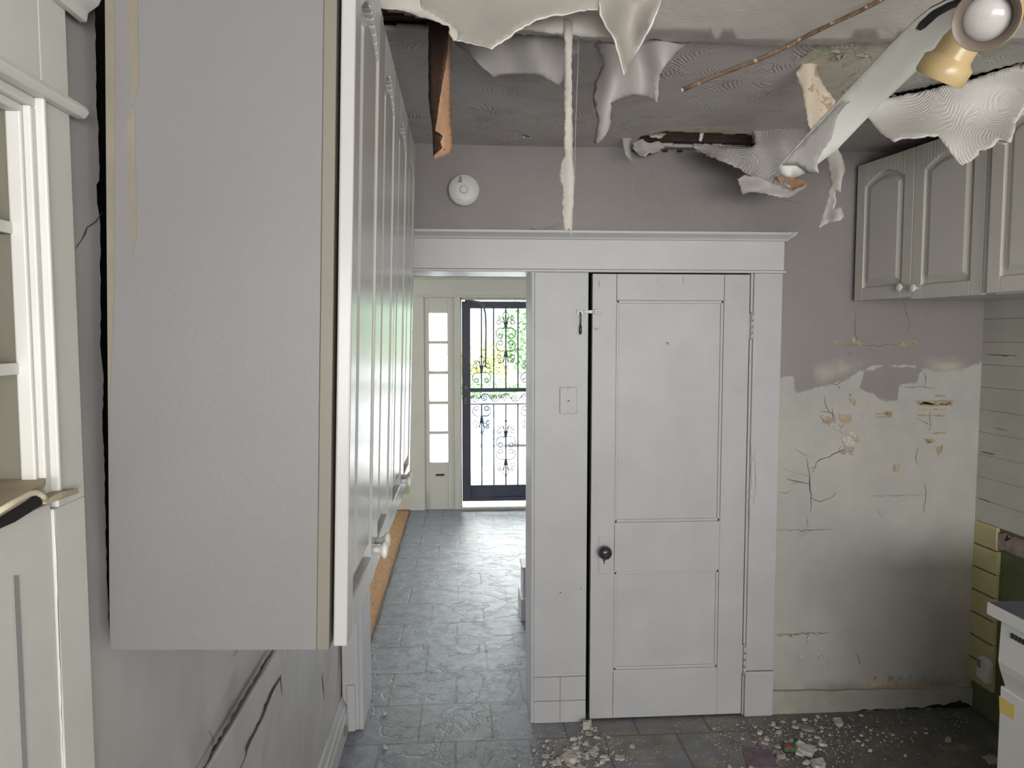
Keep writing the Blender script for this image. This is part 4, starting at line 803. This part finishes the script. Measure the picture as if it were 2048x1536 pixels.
for px_, py__ in ((35, 455), (47, 731)):
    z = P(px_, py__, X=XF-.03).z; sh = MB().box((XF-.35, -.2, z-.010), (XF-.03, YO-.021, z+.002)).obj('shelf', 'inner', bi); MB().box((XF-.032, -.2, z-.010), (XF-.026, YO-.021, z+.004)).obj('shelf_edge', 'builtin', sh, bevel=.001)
b = MB(); b.box((XF-.022, YO-.01, 0), (XF, YE, zw-.02)); zh = P(45, 1032, X=XF).z; b.box((XF-.024, -.2, 0), (XF-.004, YO-.01, zh)); lb = b.obj('lower_face', 'builtin', bi, bevel=.002)
def grv(b, pts, w_, dx=.001): crack(b, pts, w_, lambda x, y: P(x, y, X=XF+dx), Vector((0, 0, 0)), .8, 25, 12, False)
b = MB(); grv(b, [(108, 1010), (113, 1100), (118, 1260), (123, 1400), (127, 1540)], .7); b.obj('seam_crack', 'crack', lb)
b = MB(); b.prism([P(x, y, X=XF-.0035) for x, y in ((25, 1152), (36, 1152), (54, 1545), (43, 1545))], (.001, 0, 0)); b.obj('door_gap', paint('grey_gap', (.28, .28, .28), .8), lb)
# warped laminate top pieces
def wt(dz, tipz=0): return lambda x, y: P(x, y, X=XF+.018)
def plate(b, pts3, th_=.004, mi=0): b.prism(pts3, (0, 0, -th_), mi)
A = lambda px, py, x=XF+.014: P(px, py, X=x)
b = MB()
e = [A(157, 977), A(125, 983), A(92, 999, XF+.010)]; bk = [Vector((XF-.03, e[2].y-.004, e[2].z+.004)), Vector((XF-.03, e[0].y-.012, e[0].z+.001))]
b.prism(e+bk, (0, 0, -.006)); b.obj('laminate_end', 'tan', bi)
top = [A(92, 955, XF-.006), A(88, 964, XF+.004), A(50, 990, XF+.016), A(0, 1020, XF+.02), A(-60, 1056, XF+.02)]
bk = [Vector((XF-.34, .45, top[3].z+.004)), Vector((XF-.34, top[1].y-.01, top[3].z+.01))]
b = MB(); b.add(top+bk+[v+Vector((0, 0, -.007)) for v in top+bk], [tuple(range(7)), tuple(range(13, 6, -1))]+[(i, (i+1) % 7, 7+(i+1) % 7, 7+i) for i in range(7)]); ltop = b.obj('laminate_top', 'tan', bi)
b = MB(); q = [A(90, 990, XF+.006), A(75, 988, XF+.006), A(40, 1008, XF+.006), A(-10, 1040, XF+.006), A(-10, 1062, XF+.006), A(30, 1044, XF+.006), A(60, 1025, XF+.006), A(86, 1008, XF+.006)]; b.prism(q, (-.004, 0, 0)); b.obj('gap_shade_plate', 'gap', bi)  # flat near-black plate painted as the shade under the warped top
b = MB(); b.tube([A(92, 1000, XF+.016), A(84, 990, XF+.016), A(72, 985, XF+.016), A(58, 988, XF+.016), A(30, 1003, XF+.016), A(-10, 1028, XF+.018)], .0035, 6); b.obj('torn_edge', paint('pale_torn_edge', (.62, .58, .42), .7), bi)
# ================================================================== ceiling fan (water-damaged, light kit hanging)
fh = P(1990, -60, Y=1.15)
fan = empty('ceiling_fan', (fh.x, fh.y, ZC), label='white ceiling fan with tan spotlight shades and a drooping blade', cat='ceiling fan')
MB().lathe([(.02, 0), (.07, .02), (.09, .05), (.09, .10), (.05, .13)], (fh.x, fh.y, fh.z+.03), (0, 0, 1), 32).obj('motor_housing', 'gold', fan)
MB().lathe([(.06, 0), (.065, ZC-fh.z-.14)][::1], (fh.x, fh.y, fh.z+.14), (0, 0, 1), 24).obj('down_rod', 'gold', fan) if False else MB().lathe([(.012, 0), (.012, ZC-fh.z-.17), (.05, ZC-fh.z-.16), (.06, ZC-fh.z-.13)], (fh.x, fh.y, fh.z+.13), (0, 0, 1), 24).obj('down_rod', 'gold', fan)
MB().lathe([(.012, -.045), (.03, -.04), (.035, -.01), (.035, .035)], (fh.x, fh.y, fh.z), (0, 0, 1), 24).obj('light_fitter', 'gold', fan)
def shade(e_, r_end, base, bulb):
    ax = (e_-base); L = ax.length; ax.normalize()
    k_ = r_end
    prof = [(.018, 0), (k_*.55, .010), (k_*.72, .03), (k_*.74, L*.35), (k_*.76, L*.58), (k_*.80, L*.63), (k_*1.0, L*.70), (k_*1.0, L*.97), (k_*.97, L)]
    inn = [(k_*.97, L), (k_*.80, L*.985), (k_*.72, L*.9), (k_*.66, L*.55), (k_*.5, L*.3), (.001, L*.25)] if bulb else [(k_*.97, L), (k_*.86, L*.985), (k_*.80, L*.7), (k_*.6, L*.4), (.001, L*.3)]
    sh = MB().lathe(prof, base, ax, 40, caps=False).obj('lamp_shade', 'gold', fan)
    MB().lathe(inn, base, ax, 40, caps=False).obj('shade_lining', 'brownin', sh)
    if bulb: MB().lathe([(.012, L*.28), (.02, L*.45), (.030, L*.62), (.0345, L*.74), (.033, L*.84), (.024, L*.92), (.010, L*.955), (.0005, L*.96)], base, ax, 36, caps=False).obj('light_bulb', 'bulb', sh)
s1 = P(1972, 38, Y=.98); b1 = s1+(s1-Vector((0, 0, H))).normalized()*.135+Vector((.012, 0, .012)); shade(s1, .0415, b1, True)
s2 = P(1877, 157, Y=1.22); shade(s2, .041, P(1948, 45, Y=1.17), True)
s3 = P(2110, -10, Y=1.12); shade(s3, .041, P(2000, -30, Y=1.14), False)
b = MB()
for s_ in (b1, P(1948, 45, Y=1.17), P(2000, -30, Y=1.14)): b.tube([Vector((fh.x, fh.y, fh.z-.02)), (Vector((fh.x, fh.y, fh.z-.02))+s_)/2+Vector((0, 0, -.004)), s_], .009, 8)
b.obj('lamp_arm', 'gold', fan)
BD = lambda x, y: P(x, y, Y=1.27+.50*((1905-x)*.68+(y-15)*.73)/470)
bl = skin('fan_blade', [(1930, -6), (1908, 51), (1837, 137), (1738, 232), (1676, 297), (1628, 333), (1609, 346), (1587, 355), (1570, 354), (1554, 344), (1560, 328), (1600, 284), (1680, 196), (1783, 86), (1828, 42), (1860, 16), (1895, -2)], BD, ['blade', 'rod'], fan, thick=.006, amp=.15, step=14, grid=16, seed=2)
br_ = skin('blade_bracket', [(1829, 54), (1836, 42), (1860, 20), (1890, 4), (1930, -10), (1936, 2), (1900, 14), (1872, 30), (1848, 52), (1838, 58)], lambda x, y: BD(x, y)+Vector((0, -.006, -.004)), 'dark', bl, thick=.004, amp=.2, step=6, grid=10, seed=3)
skin('paint_peel', [(1560, 326), (1620, 262), (1680, 199), (1699, 197), (1688, 207), (1672, 226), (1662, 258), (1656, 276), (1638, 300), (1630, 318), (1628, 331), (1632, 343), (1610, 343), (1598, 330), (1590, 326), (1568, 327)], lambda x, y: BD(x, y)+Vector((0, -.012-.004*math.sin(x*.07), -.006)), ['plpaint', 'plwhite'], thick=.002, amp=1.2, step=6, grid=8, seed=5,
     label='grey torn paint skin draped over the tip of the fan blade', cat='peeling paint')
# brown rod
r0, r1 = P(1365, 180, Y=1.62), P(1752, 0, Y=1.66); d = r1-r0; r2 = r0+d*((ZC-r0.z-.002)/d.z)
n_ = 26; b = MB(); b.tube([r0+(r2-r0)*(i/n_)+Vector((0, 0, .002*math.sin(i*.5)-.010*math.sin(math.pi*i/n_))) for i in range(n_+1)], [.0045+.0012*random.random() for i in range(n_+1)], 8)
b.obj('brown_rod', 'rod', label='thin brown rod with chipped pale paint slanting down from the ceiling', cat='rod')
MB().lathe([(.0045, 0), (.0045, .02)], r0-d.normalized()*.004, d, 8).obj('pale_tip', 'plback', bpy.data.objects['brown_rod'])
# ================================================================== hanging torn skins
def hang(D0, k_=0, y0=80, amp=.02, fx_=.03, fy_=.012, ph=0, side=0):
    def fn(x, y):
        Y = D0+k_*(y-y0)/100+side*(x-1200)/100+amp*math.sin(x*fx_+ph+.4*math.sin(y*.03))*min(1, abs(y-y0+60)/120)+amp*.5*math.sin(y*fy_*3+x*.02)
        return P(x, y, Y=Y)
    return fn
skin('ceiling_peel', [(748, -60), (752, 0), (790, 12), (835, 20), (865, 30), (900, 50), (913, 62), (915, 72), (905, 80), (940, 86), (984, 99), (988, 94), (1010, 80), (1050, 52), (1080, 38), (1100, 33), (1140, 28), (1175, 20), (1196, 20), (1200, -60)], hang(1.66, -.06, 0, .018, .016, .006), ['sheetb', 'plwhite'], thick=.005, amp=1.5, step=7, grid=10, seed=11,
     label='broad beige ceiling peel with a white torn edge above the brown strip', cat='peeling paint')
skin('ceiling_peel', [(748, -40), (800, -40), (838, -10), (842, 16), (862, 26), (882, 38), (902, 50), (916, 60), (917, 74), (908, 82), (900, 70), (897, 52), (872, 43), (850, 36), (828, 29), (808, 22), (785, 19), (754, 13)], hang(1.62, .0, 0, .01, .07, .02), ['plback', 'plwhite'], thick=.005, amp=2, step=6, grid=8, seed=41,
     label='cream torn rag of paint over the dark lath gap at the top left', cat='peeling paint')
skin('ceiling_peel', [(1040, 58), (1062, 45), (1100, 30), (1150, 24), (1196, 16), (1203, 40), (1222, 60), (1226, 76), (1180, 74), (1100, 66)], hang(1.80, .05, 40, .01, .03), ['plwhite', 'plback'], thick=.005, amp=1.6, step=6, grid=9, seed=12,
     label='white torn plaster flap behind the edge of the broad beige peel', cat='peeling paint')
skin('ceiling_peel', [(1194, -60), (1200, 30), (1216, 60), (1228, 78), (1238, 110), (1248, 150), (1256, 138), (1270, 112), (1286, 82), (1300, 55), (1318, 15), (1340, -60)], hang(1.70, -.03, 0, .045, .045, .006, 1.2), ['sheetb', 'plwhite'], thick=.005, amp=.9, step=8, grid=8, seed=13,
     label='pointed V-shaped beige peel hanging from the ceiling near the centre', cat='peeling paint')
skin('ceiling_peel', [(905, 82), (935, 106), (962, 132), (986, 154), (1010, 148), (1045, 148), (1085, 151), (1100, 160), (1118, 170), (1128, 158), (1134, 132), (1150, 112), (1182, 82), (1180, 74), (1100, 68), (1040, 63), (1000, 80), (960, 86)], hang(1.97, .06, 80, .03, .045, .01), ['plpaint', 'plback'], thick=.003, amp=1.2, step=7, grid=8, seed=14,
     label='wide grey peel hanging left of the long thin ribbon', cat='peeling paint')
skin('ceiling_peel', [(1183, 80), (1196, 100), (1208, 128), (1200, 145), (1190, 165), (1186, 190), (1190, 215), (1196, 238), (1192, 262), (1188, 285), (1194, 288), (1210, 272), (1220, 250), (1222, 222), (1221, 205), (1245, 195), (1270, 189), (1295, 196), (1315, 205), (1316, 180), (1318, 150), (1335, 125), (1352, 105), (1382, 82), (1350, 78), (1300, 73), (1240, 80)], hang(1.98, .02, 80, .035, .06, .01, .5), ['plpaint', 'plback'], thick=.003, amp=1.3, step=7, grid=8, seed=15,
     label='ragged grey peel with a long left tail hanging behind the V-shaped peel', cat='peeling paint')
skin('hanging_ribbon', [(1128, 38), (1145, 36), (1144, 90), (1143, 150), (1144, 230), (1145, 300), (1146, 325), (1148, 345), (1147, 400), (1145, 440), (1141, 474), (1138, 455), (1133, 466), (1128, 458), (1124, 420), (1125, 375), (1119, 350), (1122, 322), (1131, 312), (1128, 285), (1130, 240), (1129, 160), (1130, 90)], hang(1.80, .01, 80, .006, .12, .02), ['plback', 'plwhite'], thick=.004, amp=1.2, step=6, grid=5, seed=16,
     label='long thin off-white ribbon of paint hanging down to the door header', cat='peeling paint')
b = MB(); b.tube([P(x, y, Y=1.84) for x, y in [(1157, 66), (1156, 130), (1153, 200), (1151, 260), (1150, 310), (1149, 370)]], .0007, 5); b.tube([P(x, y, Y=1.835) for x, y in [(1143, 303), (1150, 312), (1152, 318), (1148, 322)]], .0006, 5)
b.obj('loose_thread', 'thread', label='fine pale thread hanging right of the long paint ribbon', cat='thread')
def strip(name, pts, fn, mats, parent=None, **kw): return skin(name, pts, fn, mats, parent, thick=.002, amp=.7, step=7, grid=7, **kw)
bsn = strip('brown_strip', [(858, 38), (897, 52), (893, 110), (886, 160), (878, 210), (871, 262), (884, 268), (882, 285), (890, 300), (868, 316), (865, 262), (858, 200), (857, 120)], lambda x, y: P(x, y, Y=1.86+.0018*(897-x)), 'darkv', seed=31, label='folded brown veneer strip hanging from the torn ceiling left of centre', cat='veneer strip')
strip('folded_flap', [(897, 52), (904, 60), (901, 110), (900, 170), (901, 230), (905, 304), (888, 312), (868, 318), (868, 310), (885, 296), (881, 284), (886, 272), (871, 262), (878, 210), (886, 160), (893, 110)], lambda x, y: P(x, y, Y=1.855+.0012*(x-870)), 'tanv', bsn, seed=32)
# right-hand ruin
skin('ceiling_peel', [(1592, 144), (1611, 118), (1618, 106), (1630, 125), (1645, 168), (1671, 202), (1650, 232), (1621, 262), (1608, 206)], hang(2.12, .02, 110, .012, .1), ['layer', 'plwhite'], thick=.004, amp=1.8, step=6, grid=7, seed=17,
     label='cream and pale green flaking strip hanging left of the fan blade', cat='peeling paint')
skin('ceiling_peel', [(1510, 240), (1540, 236), (1567, 232), (1600, 235), (1625, 246), (1640, 262), (1610, 292), (1575, 322), (1562, 340), (1568, 360), (1582, 374), (1548, 370), (1505, 352), (1482, 338), (1440, 322), (1405, 305), (1385, 292), (1410, 288), (1450, 294), (1500, 296), (1513, 288), (1507, 262)], hang(2.80, -.03, 240, .03, .05, .02, 1), ['swirlgrey', 'plwhite'], thick=.006, amp=2.2, step=6, grid=7, seed=18,
     label='grey swirl-textured plaster skin sagging at the tip of the fan blade', cat='peeling paint')
skin('ceiling_peel', [(1475, 358), (1490, 350), (1515, 356), (1550, 368), (1585, 380), (1616, 366), (1608, 378), (1592, 388), (1576, 396), (1550, 392), (1528, 386), (1505, 384), (1486, 389), (1482, 374)], hang(2.72, .02, 370, .02, .06, .03), ['plpaint', 'plwhite'], thick=.004, amp=1.5, step=5, grid=6, seed=19,
     label='curled grey plaster lip hanging lowest beneath the fan blade tip', cat='peeling paint')
skin('ceiling_peel', [(1552, 352), (1575, 350), (1600, 356), (1618, 366), (1602, 376), (1585, 382), (1562, 372)], hang(2.76, .0, 370, .01, .06, .03), ['tanv', 'plpaint'], thick=.003, amp=1, step=6, grid=6, seed=29,
     label='small brown backing scrap inside the curled plaster lip', cat='peeling paint')
skin('ceiling_peel', [(1244, 274), (1256, 268), (1264, 272), (1259, 290), (1262, 308), (1266, 326), (1252, 312), (1248, 296)], hang(2.95, .0, 270, .01, .1), ['plpaint', 'plback'], thick=.003, amp=1, step=5, grid=5, seed=20,
     label='small grey flap at the left end of the exposed lath hole', cat='peeling paint')
skin('ceiling_peel', [(1264, 284), (1285, 278), (1300, 286), (1318, 284), (1330, 292), (1318, 302), (1300, 306), (1290, 314), (1276, 308), (1266, 298)], hang(3.02, .0, 290, .02, .12, .05), ['plback', 'layer'], thick=.008, amp=2.5, step=5, grid=5, seed=21,
     label='crumbled white plaster lump at the left end of the lath hole', cat='peeling paint')
skin('ceiling_peel', [(1390, 300), (1420, 298), (1450, 306), (1500, 312), (1512, 322), (1500, 334), (1470, 330), (1445, 318), (1415, 312)], hang(2.98, -.05, 300, .02, .08, .05), ['plwhite', 'plpaint'], thick=.004, amp=3, step=6, grid=7, seed=22,
     label='splintered white plaster rag under the exposed laths', cat='peeling paint')
skin('ceiling_peel', [(1290, 262), (1300, 256), (1325, 252), (1332, 268), (1318, 276), (1300, 274)], hang(2.98, -.05, 260, .01, .08, .05), ['layer', 'plwhite'], thick=.004, amp=2.5, step=5, grid=6, seed=23,
     label='pale green paint scrap at the upper left of the lath hole', cat='peeling paint')
skin('ceiling_peel', [(1401, 262), (1408, 256), (1407, 270), (1402, 284), (1398, 280)], hang(2.9, -.05, 260, .004, .08, .05), ['plwhite', 'plwhite'], thick=.004, amp=.6, step=5, grid=5, seed=24,
     label='tiny white splinter across the middle of the lath hole', cat='peeling paint')
skin('ceiling_peel', [(1668, 282), (1684, 312), (1690, 338), (1684, 362), (1682, 384), (1668, 379), (1672, 398), (1668, 420), (1680, 413), (1691, 433), (1678, 441), (1658, 444), (1639, 456), (1644, 436), (1653, 405), (1661, 372), (1657, 330), (1650, 300)], hang(2.5, -.02, 300, .02, .1, .02), ['plback', 'plwhite'], thick=.003, amp=1.2, step=5, grid=6, seed=25,
     label='twisted pale paint tail hanging left of the right-hand wall cabinet', cat='peeling paint')
D10 = lambda x, y: P(x, y, Y=2.36-(x-1740)*.00085-max(0, (y-190))*.0006+.012*math.sin(x*.03+y*.02)+.008*math.sin(y*.06))
skin('ceiling_peel', [(1700, 215), (1740, 202), (1800, 192), (1860, 180), (1930, 165), (2000, 141), (2075, 115), (2075, 190), (2048, 219), (2031, 246), (2026, 268), (2021, 284), (2008, 280), (1997, 279), (1980, 296), (1957, 303), (1958, 309), (1942, 322), (1925, 331), (1912, 322), (1900, 305), (1891, 291), (1876, 272), (1855, 271), (1833, 276), (1810, 276), (1789, 283), (1768, 270), (1752, 255), (1738, 238), (1715, 225)], D10, ['swirlsheet', 'plwhite'], thick=.007, amp=1.6, step=6, grid=8, seed=26,
     label='large swirl-combed plaster sheet sagging over the right-hand wall cabinet', cat='peeling paint')
skin('ceiling_peel', [(1985, 285), (2005, 262), (2028, 240), (2050, 215), (2075, 190), (2075, 215), (2046, 232), (2030, 262), (2022, 286), (2000, 282)], lambda x, y: D10(x, y)+Vector((0, .02, 0)), ['plback', 'plwhite'], thick=.003, amp=1.2, step=6, grid=8, seed=27,
     label='smooth lilac-grey underlayer at the right edge of the swirl-combed sheet', cat='peeling paint')
skin('ceiling_peel', [(1566, 22), (1580, 2), (1600, -6), (1604, 8), (1590, 22), (1578, 20)], hang(1.80, 0, 0, .01, .1), ['plpaint', 'crack'], thick=.002, amp=.6, step=6, grid=6, seed=28,
     label='small curled grey flap at the top edge above the brown rod', cat='peeling paint')
rp = random.Random(77)
b = MB()
for i in range(46):           # short curls of skin round the torn layers
    x = rp.uniform(1610, 1790); y = rp.uniform(88, 120) if rp.random() < .6 else rp.uniform(90, 190)
    p = P(x, y, Z=ZC); a = rp.random()*6.28; L = rp.uniform(.01, .035); u = Vector((math.cos(a), math.sin(a), 0)); v = Vector((-u.y, u.x, 0))
    b.add([p+Vector((0, 0, -.001)), p+u*L*.6+Vector((0, 0, -.003)), p+u*L+v*L*.5+Vector((0, 0, -.004-L*.5)), p+v*L*.6+Vector((0, 0, -.002-L*.3))], [(0, 1, 2, 3)], rp.randrange(2))
b.obj('flaking_curls', ['layer', 'plback'], ceil)
# small paint curl on the header top
b = MB(); b.tube([P(x, y, Y=YC-.01) for x, y in [(1062, 456), (1080, 459), (1098, 458), (1118, 447)]], .0012, 5); b.tube([P(x, y, Y=YC-.01) for x, y in [(1090, 459), (1110, 452), (1120, 456)]], .001, 5)
b.obj('paint_curl', 'plpaint', label='thin grey paint curl lying on top of the door header', cat='paint curl')
# ================================================================== rubble on the floor
rr = random.Random(5)
def chunk(name, c, r, h, mat, rnd, n=8, **kw):
    b = MB(); pts = []
    for k_ in range(n):
        a = 2*math.pi*(k_+rnd.uniform(-.25, .25))/n; q = r*rnd.uniform(.6, 1.1); pts.append((q*math.cos(a), q*.7*math.sin(a)))
    rot = rnd.random()*6.28; tl = rnd.uniform(-.12, .12); ca, sa = math.cos(rot), math.sin(rot)
    lo_ = [Vector((c[0]+x*ca-y*sa, c[1]+x*sa+y*ca, .0005)) for x, y in pts]
    hi_ = [Vector((c[0]+.86*(x*ca-y*sa), c[1]+.86*(x*sa+y*ca), h*(1+rnd.uniform(-.25, .25))+abs(tl)*max(0, x))) for x, y in pts]
    b.add(lo_+hi_, [tuple(range(n))[::-1], tuple(range(n, 2*n))]+[(i, (i+1) % n, n+(i+1) % n, n+i) for i in range(n)])
    return b.obj(name, mat, bevel=min(.002, h*.2), **kw)
def gp(px, py): return P(px, py, Z=0)
big = [((1612, 1503), .055, .018, 'rubble', 'largest flat white plaster slab lying among the rubble at lower right'), ((1896, 1482), .022, .012, 'rubble', 'lone round white plaster piece on the dark floor near the dishwasher'),
       ((1172, 1456), .028, .03, 'rubble', 'upright broken plaster chunk wedged at the foot of the closet door gap'), ((1140, 1520), .045, .02, 'rubble', 'big pale plaster chunk at the bottom edge below the white pier'),
       ((1612, 1458), .04, .008, 'rubbled', 'flat grey broken tile piece lying near the right skirting'), ((1676, 1446), .04, .012, 'rubble', 'jagged cream plaster sliver against the rubble by the back skirting'),
       ((770, 1429), .014, .01, 'rubble', 'small tan crumb of plaster alone on the slate tile in the doorway'), ((770, 1497), .015, .012, 'rubble', 'small triangular plaster shard on the nearest slate tile'), ((1635, 1530), .05, .012, 'rubble', 'pale plaster plate cut by the bottom edge below the largest slab'),
       ((1560, 1516), .022, .02, 'rubbled', 'grey stone-like lump left of the largest white slab'), ((1740, 1503), .012, .010, 'rubble', 'small white nugget alone right of the largest slab')]
for (px, py), r, h, mt, lab in big:
    p = gp(px, py); chunk('plaster_chunk', p, r, h, mt, rr, 9, label=lab, cat='plaster chunk')
# orange-tan scraps and a small bottle cap like thing
p = gp(1985, 1520); chunk('tan_scrap', p, .05, .004, 'tan', rr, 11, label='tan torn scrap on the floor beside the dishwasher', cat='scrap')
p = gp(1578, 1500); cn = empty('crushed_packet', (p.x, p.y, 0), label='small crushed dark green and red packet among the rubble', cat='packet')
b = MB(); b.prism([(p.x-.03, p.y-.02, .001), (p.x+.025, p.y-.025, .001), (p.x+.03, p.y+.02, .001), (p.x-.02, p.y+.022, .001)], (0, .004, .018)); b.obj('wrapper', paint('dark_green_wrapper', (.05, .12, .07), .3, .4, 40), cn, bevel=.004)
b = MB(); b.prism([(p.x-.02, p.y-.022, .019), (p.x+.005, p.y-.024, .019), (p.x+.0, p.y+.0, .019), (p.x-.018, p.y+.0, .019)], (0, .004, .003)); b.obj('red_patch', paint('red_print', (.4, .06, .04), .4), cn)
p = gp(1520, 1520); q_ = MB(); q_.prism([(p.x-.07, p.y-.05, .002), (p.x+.05, p.y-.06, .002), (p.x+.07, p.y+.06, .002), (p.x-.04, p.y+.08, .002)], (0, 0, .003)); q_.obj('purple_sheet', paint('dull_purple_paper', (.17, .12, .15), .6, .2, 15), label='dull purple flat sheet half buried in rubble at the bottom', cat='sheet')
groups = [((1178, 1466), (26, 24), 24, (.008, .022), 'small plaster chunk in the heap at the foot of the closet door gap', 'plaster heap by the closet door'),
          ((1155, 1512), (90, 30), 78, (.007, .022), 'small plaster chunk in the heap at the bottom below the white pier', 'plaster heap below the pier'),
          ((1570, 1482), (100, 44), 60, (.005, .015), 'small plaster chip in the debris right of the closet door', 'plaster chips by the right casing'),
          ((1760, 1465), (150, 40), 26, (.004, .009), 'small white chip scattered on the dark floor by the right skirting', 'chips on the dark floor')]
protos = {}
for gi, (c, s, n_, rs, lab, grp) in enumerate(groups):
    pr_ = [chunk('plaster_chunk', gp(c[0]+rr.gauss(0, .4)*s[0], c[1]+rr.gauss(0, .4)*s[1]), rr.uniform(*rs)*1.35, rr.uniform(.004, .012), ('rubble', 'rubble', 'rubbled')[j_ % 3], rr, rr.choice((6, 7, 8)), label=lab, cat='plaster chunk', group=grp) for j_ in range(5)]
    for j_ in range(n_-5):
        px = c[0]+rr.gauss(0, .55)*s[0]; py = min(c[1]+rr.gauss(0, .55)*s[1], 1560); p = gp(px, max(py, 1447 if px < 1500 else 1432))
        if p.y > YC-.02 and .2 < p.x: p.y = YC-.03
        o = pr_[j_ % 5].copy(); COL.objects.link(o); o.location = (p.x, p.y, .0005); o.rotation_euler = (0, 0, rr.random()*6.28); k_ = rr.uniform(.6, 1.25); o.scale = (k_, k_, k_)
b = MB()
def crumb(px, py, s):
    p = gp(px, py)
    if p.y > YC-.03 or p.x > 2.2 or p.x < -.44: return
    a = rr.random()*6.28; u = Vector((math.cos(a), math.sin(a), 0)); v = Vector((-u.y, u.x, 0)); hh_ = Vector((0, 0, s*rr.uniform(.3, .8))); p.z = .0006
    q = [p+u*s, p+v*s*rr.uniform(.4, .9), p-u*s*rr.uniform(.4, 1), p-v*s*rr.uniform(.4, .9)]
    b.add(q+[x+hh_ for x in q], [(3, 2, 1, 0), (4, 5, 6, 7), (0, 1, 5, 4), (1, 2, 6, 5), (2, 3, 7, 6), (3, 0, 4, 7)], rr.choice((0, 0, 1)))
for i in range(2600):
    t = rr.random()
    if t < .35: crumb(1150+rr.gauss(0, 65), 1510+rr.gauss(0, 28), rr.uniform(.0012, .005))
    elif t < .8: crumb(1570+rr.gauss(0, 95), 1480+rr.gauss(0, 34), rr.uniform(.0012, .005))
    elif t < .9: crumb(rr.uniform(1600, 1940), 1420+rr.expovariate(1/35), rr.uniform(.0012, .004))
    else: crumb(rr.uniform(690, 1400), rr.uniform(1400, 1536), rr.uniform(.001, .003))
b.obj('plaster_crumbs', ['rubble', 'rubbled'], label='fine plaster crumbs and dust scattered over the kitchen floor', cat='debris', kind='stuff')
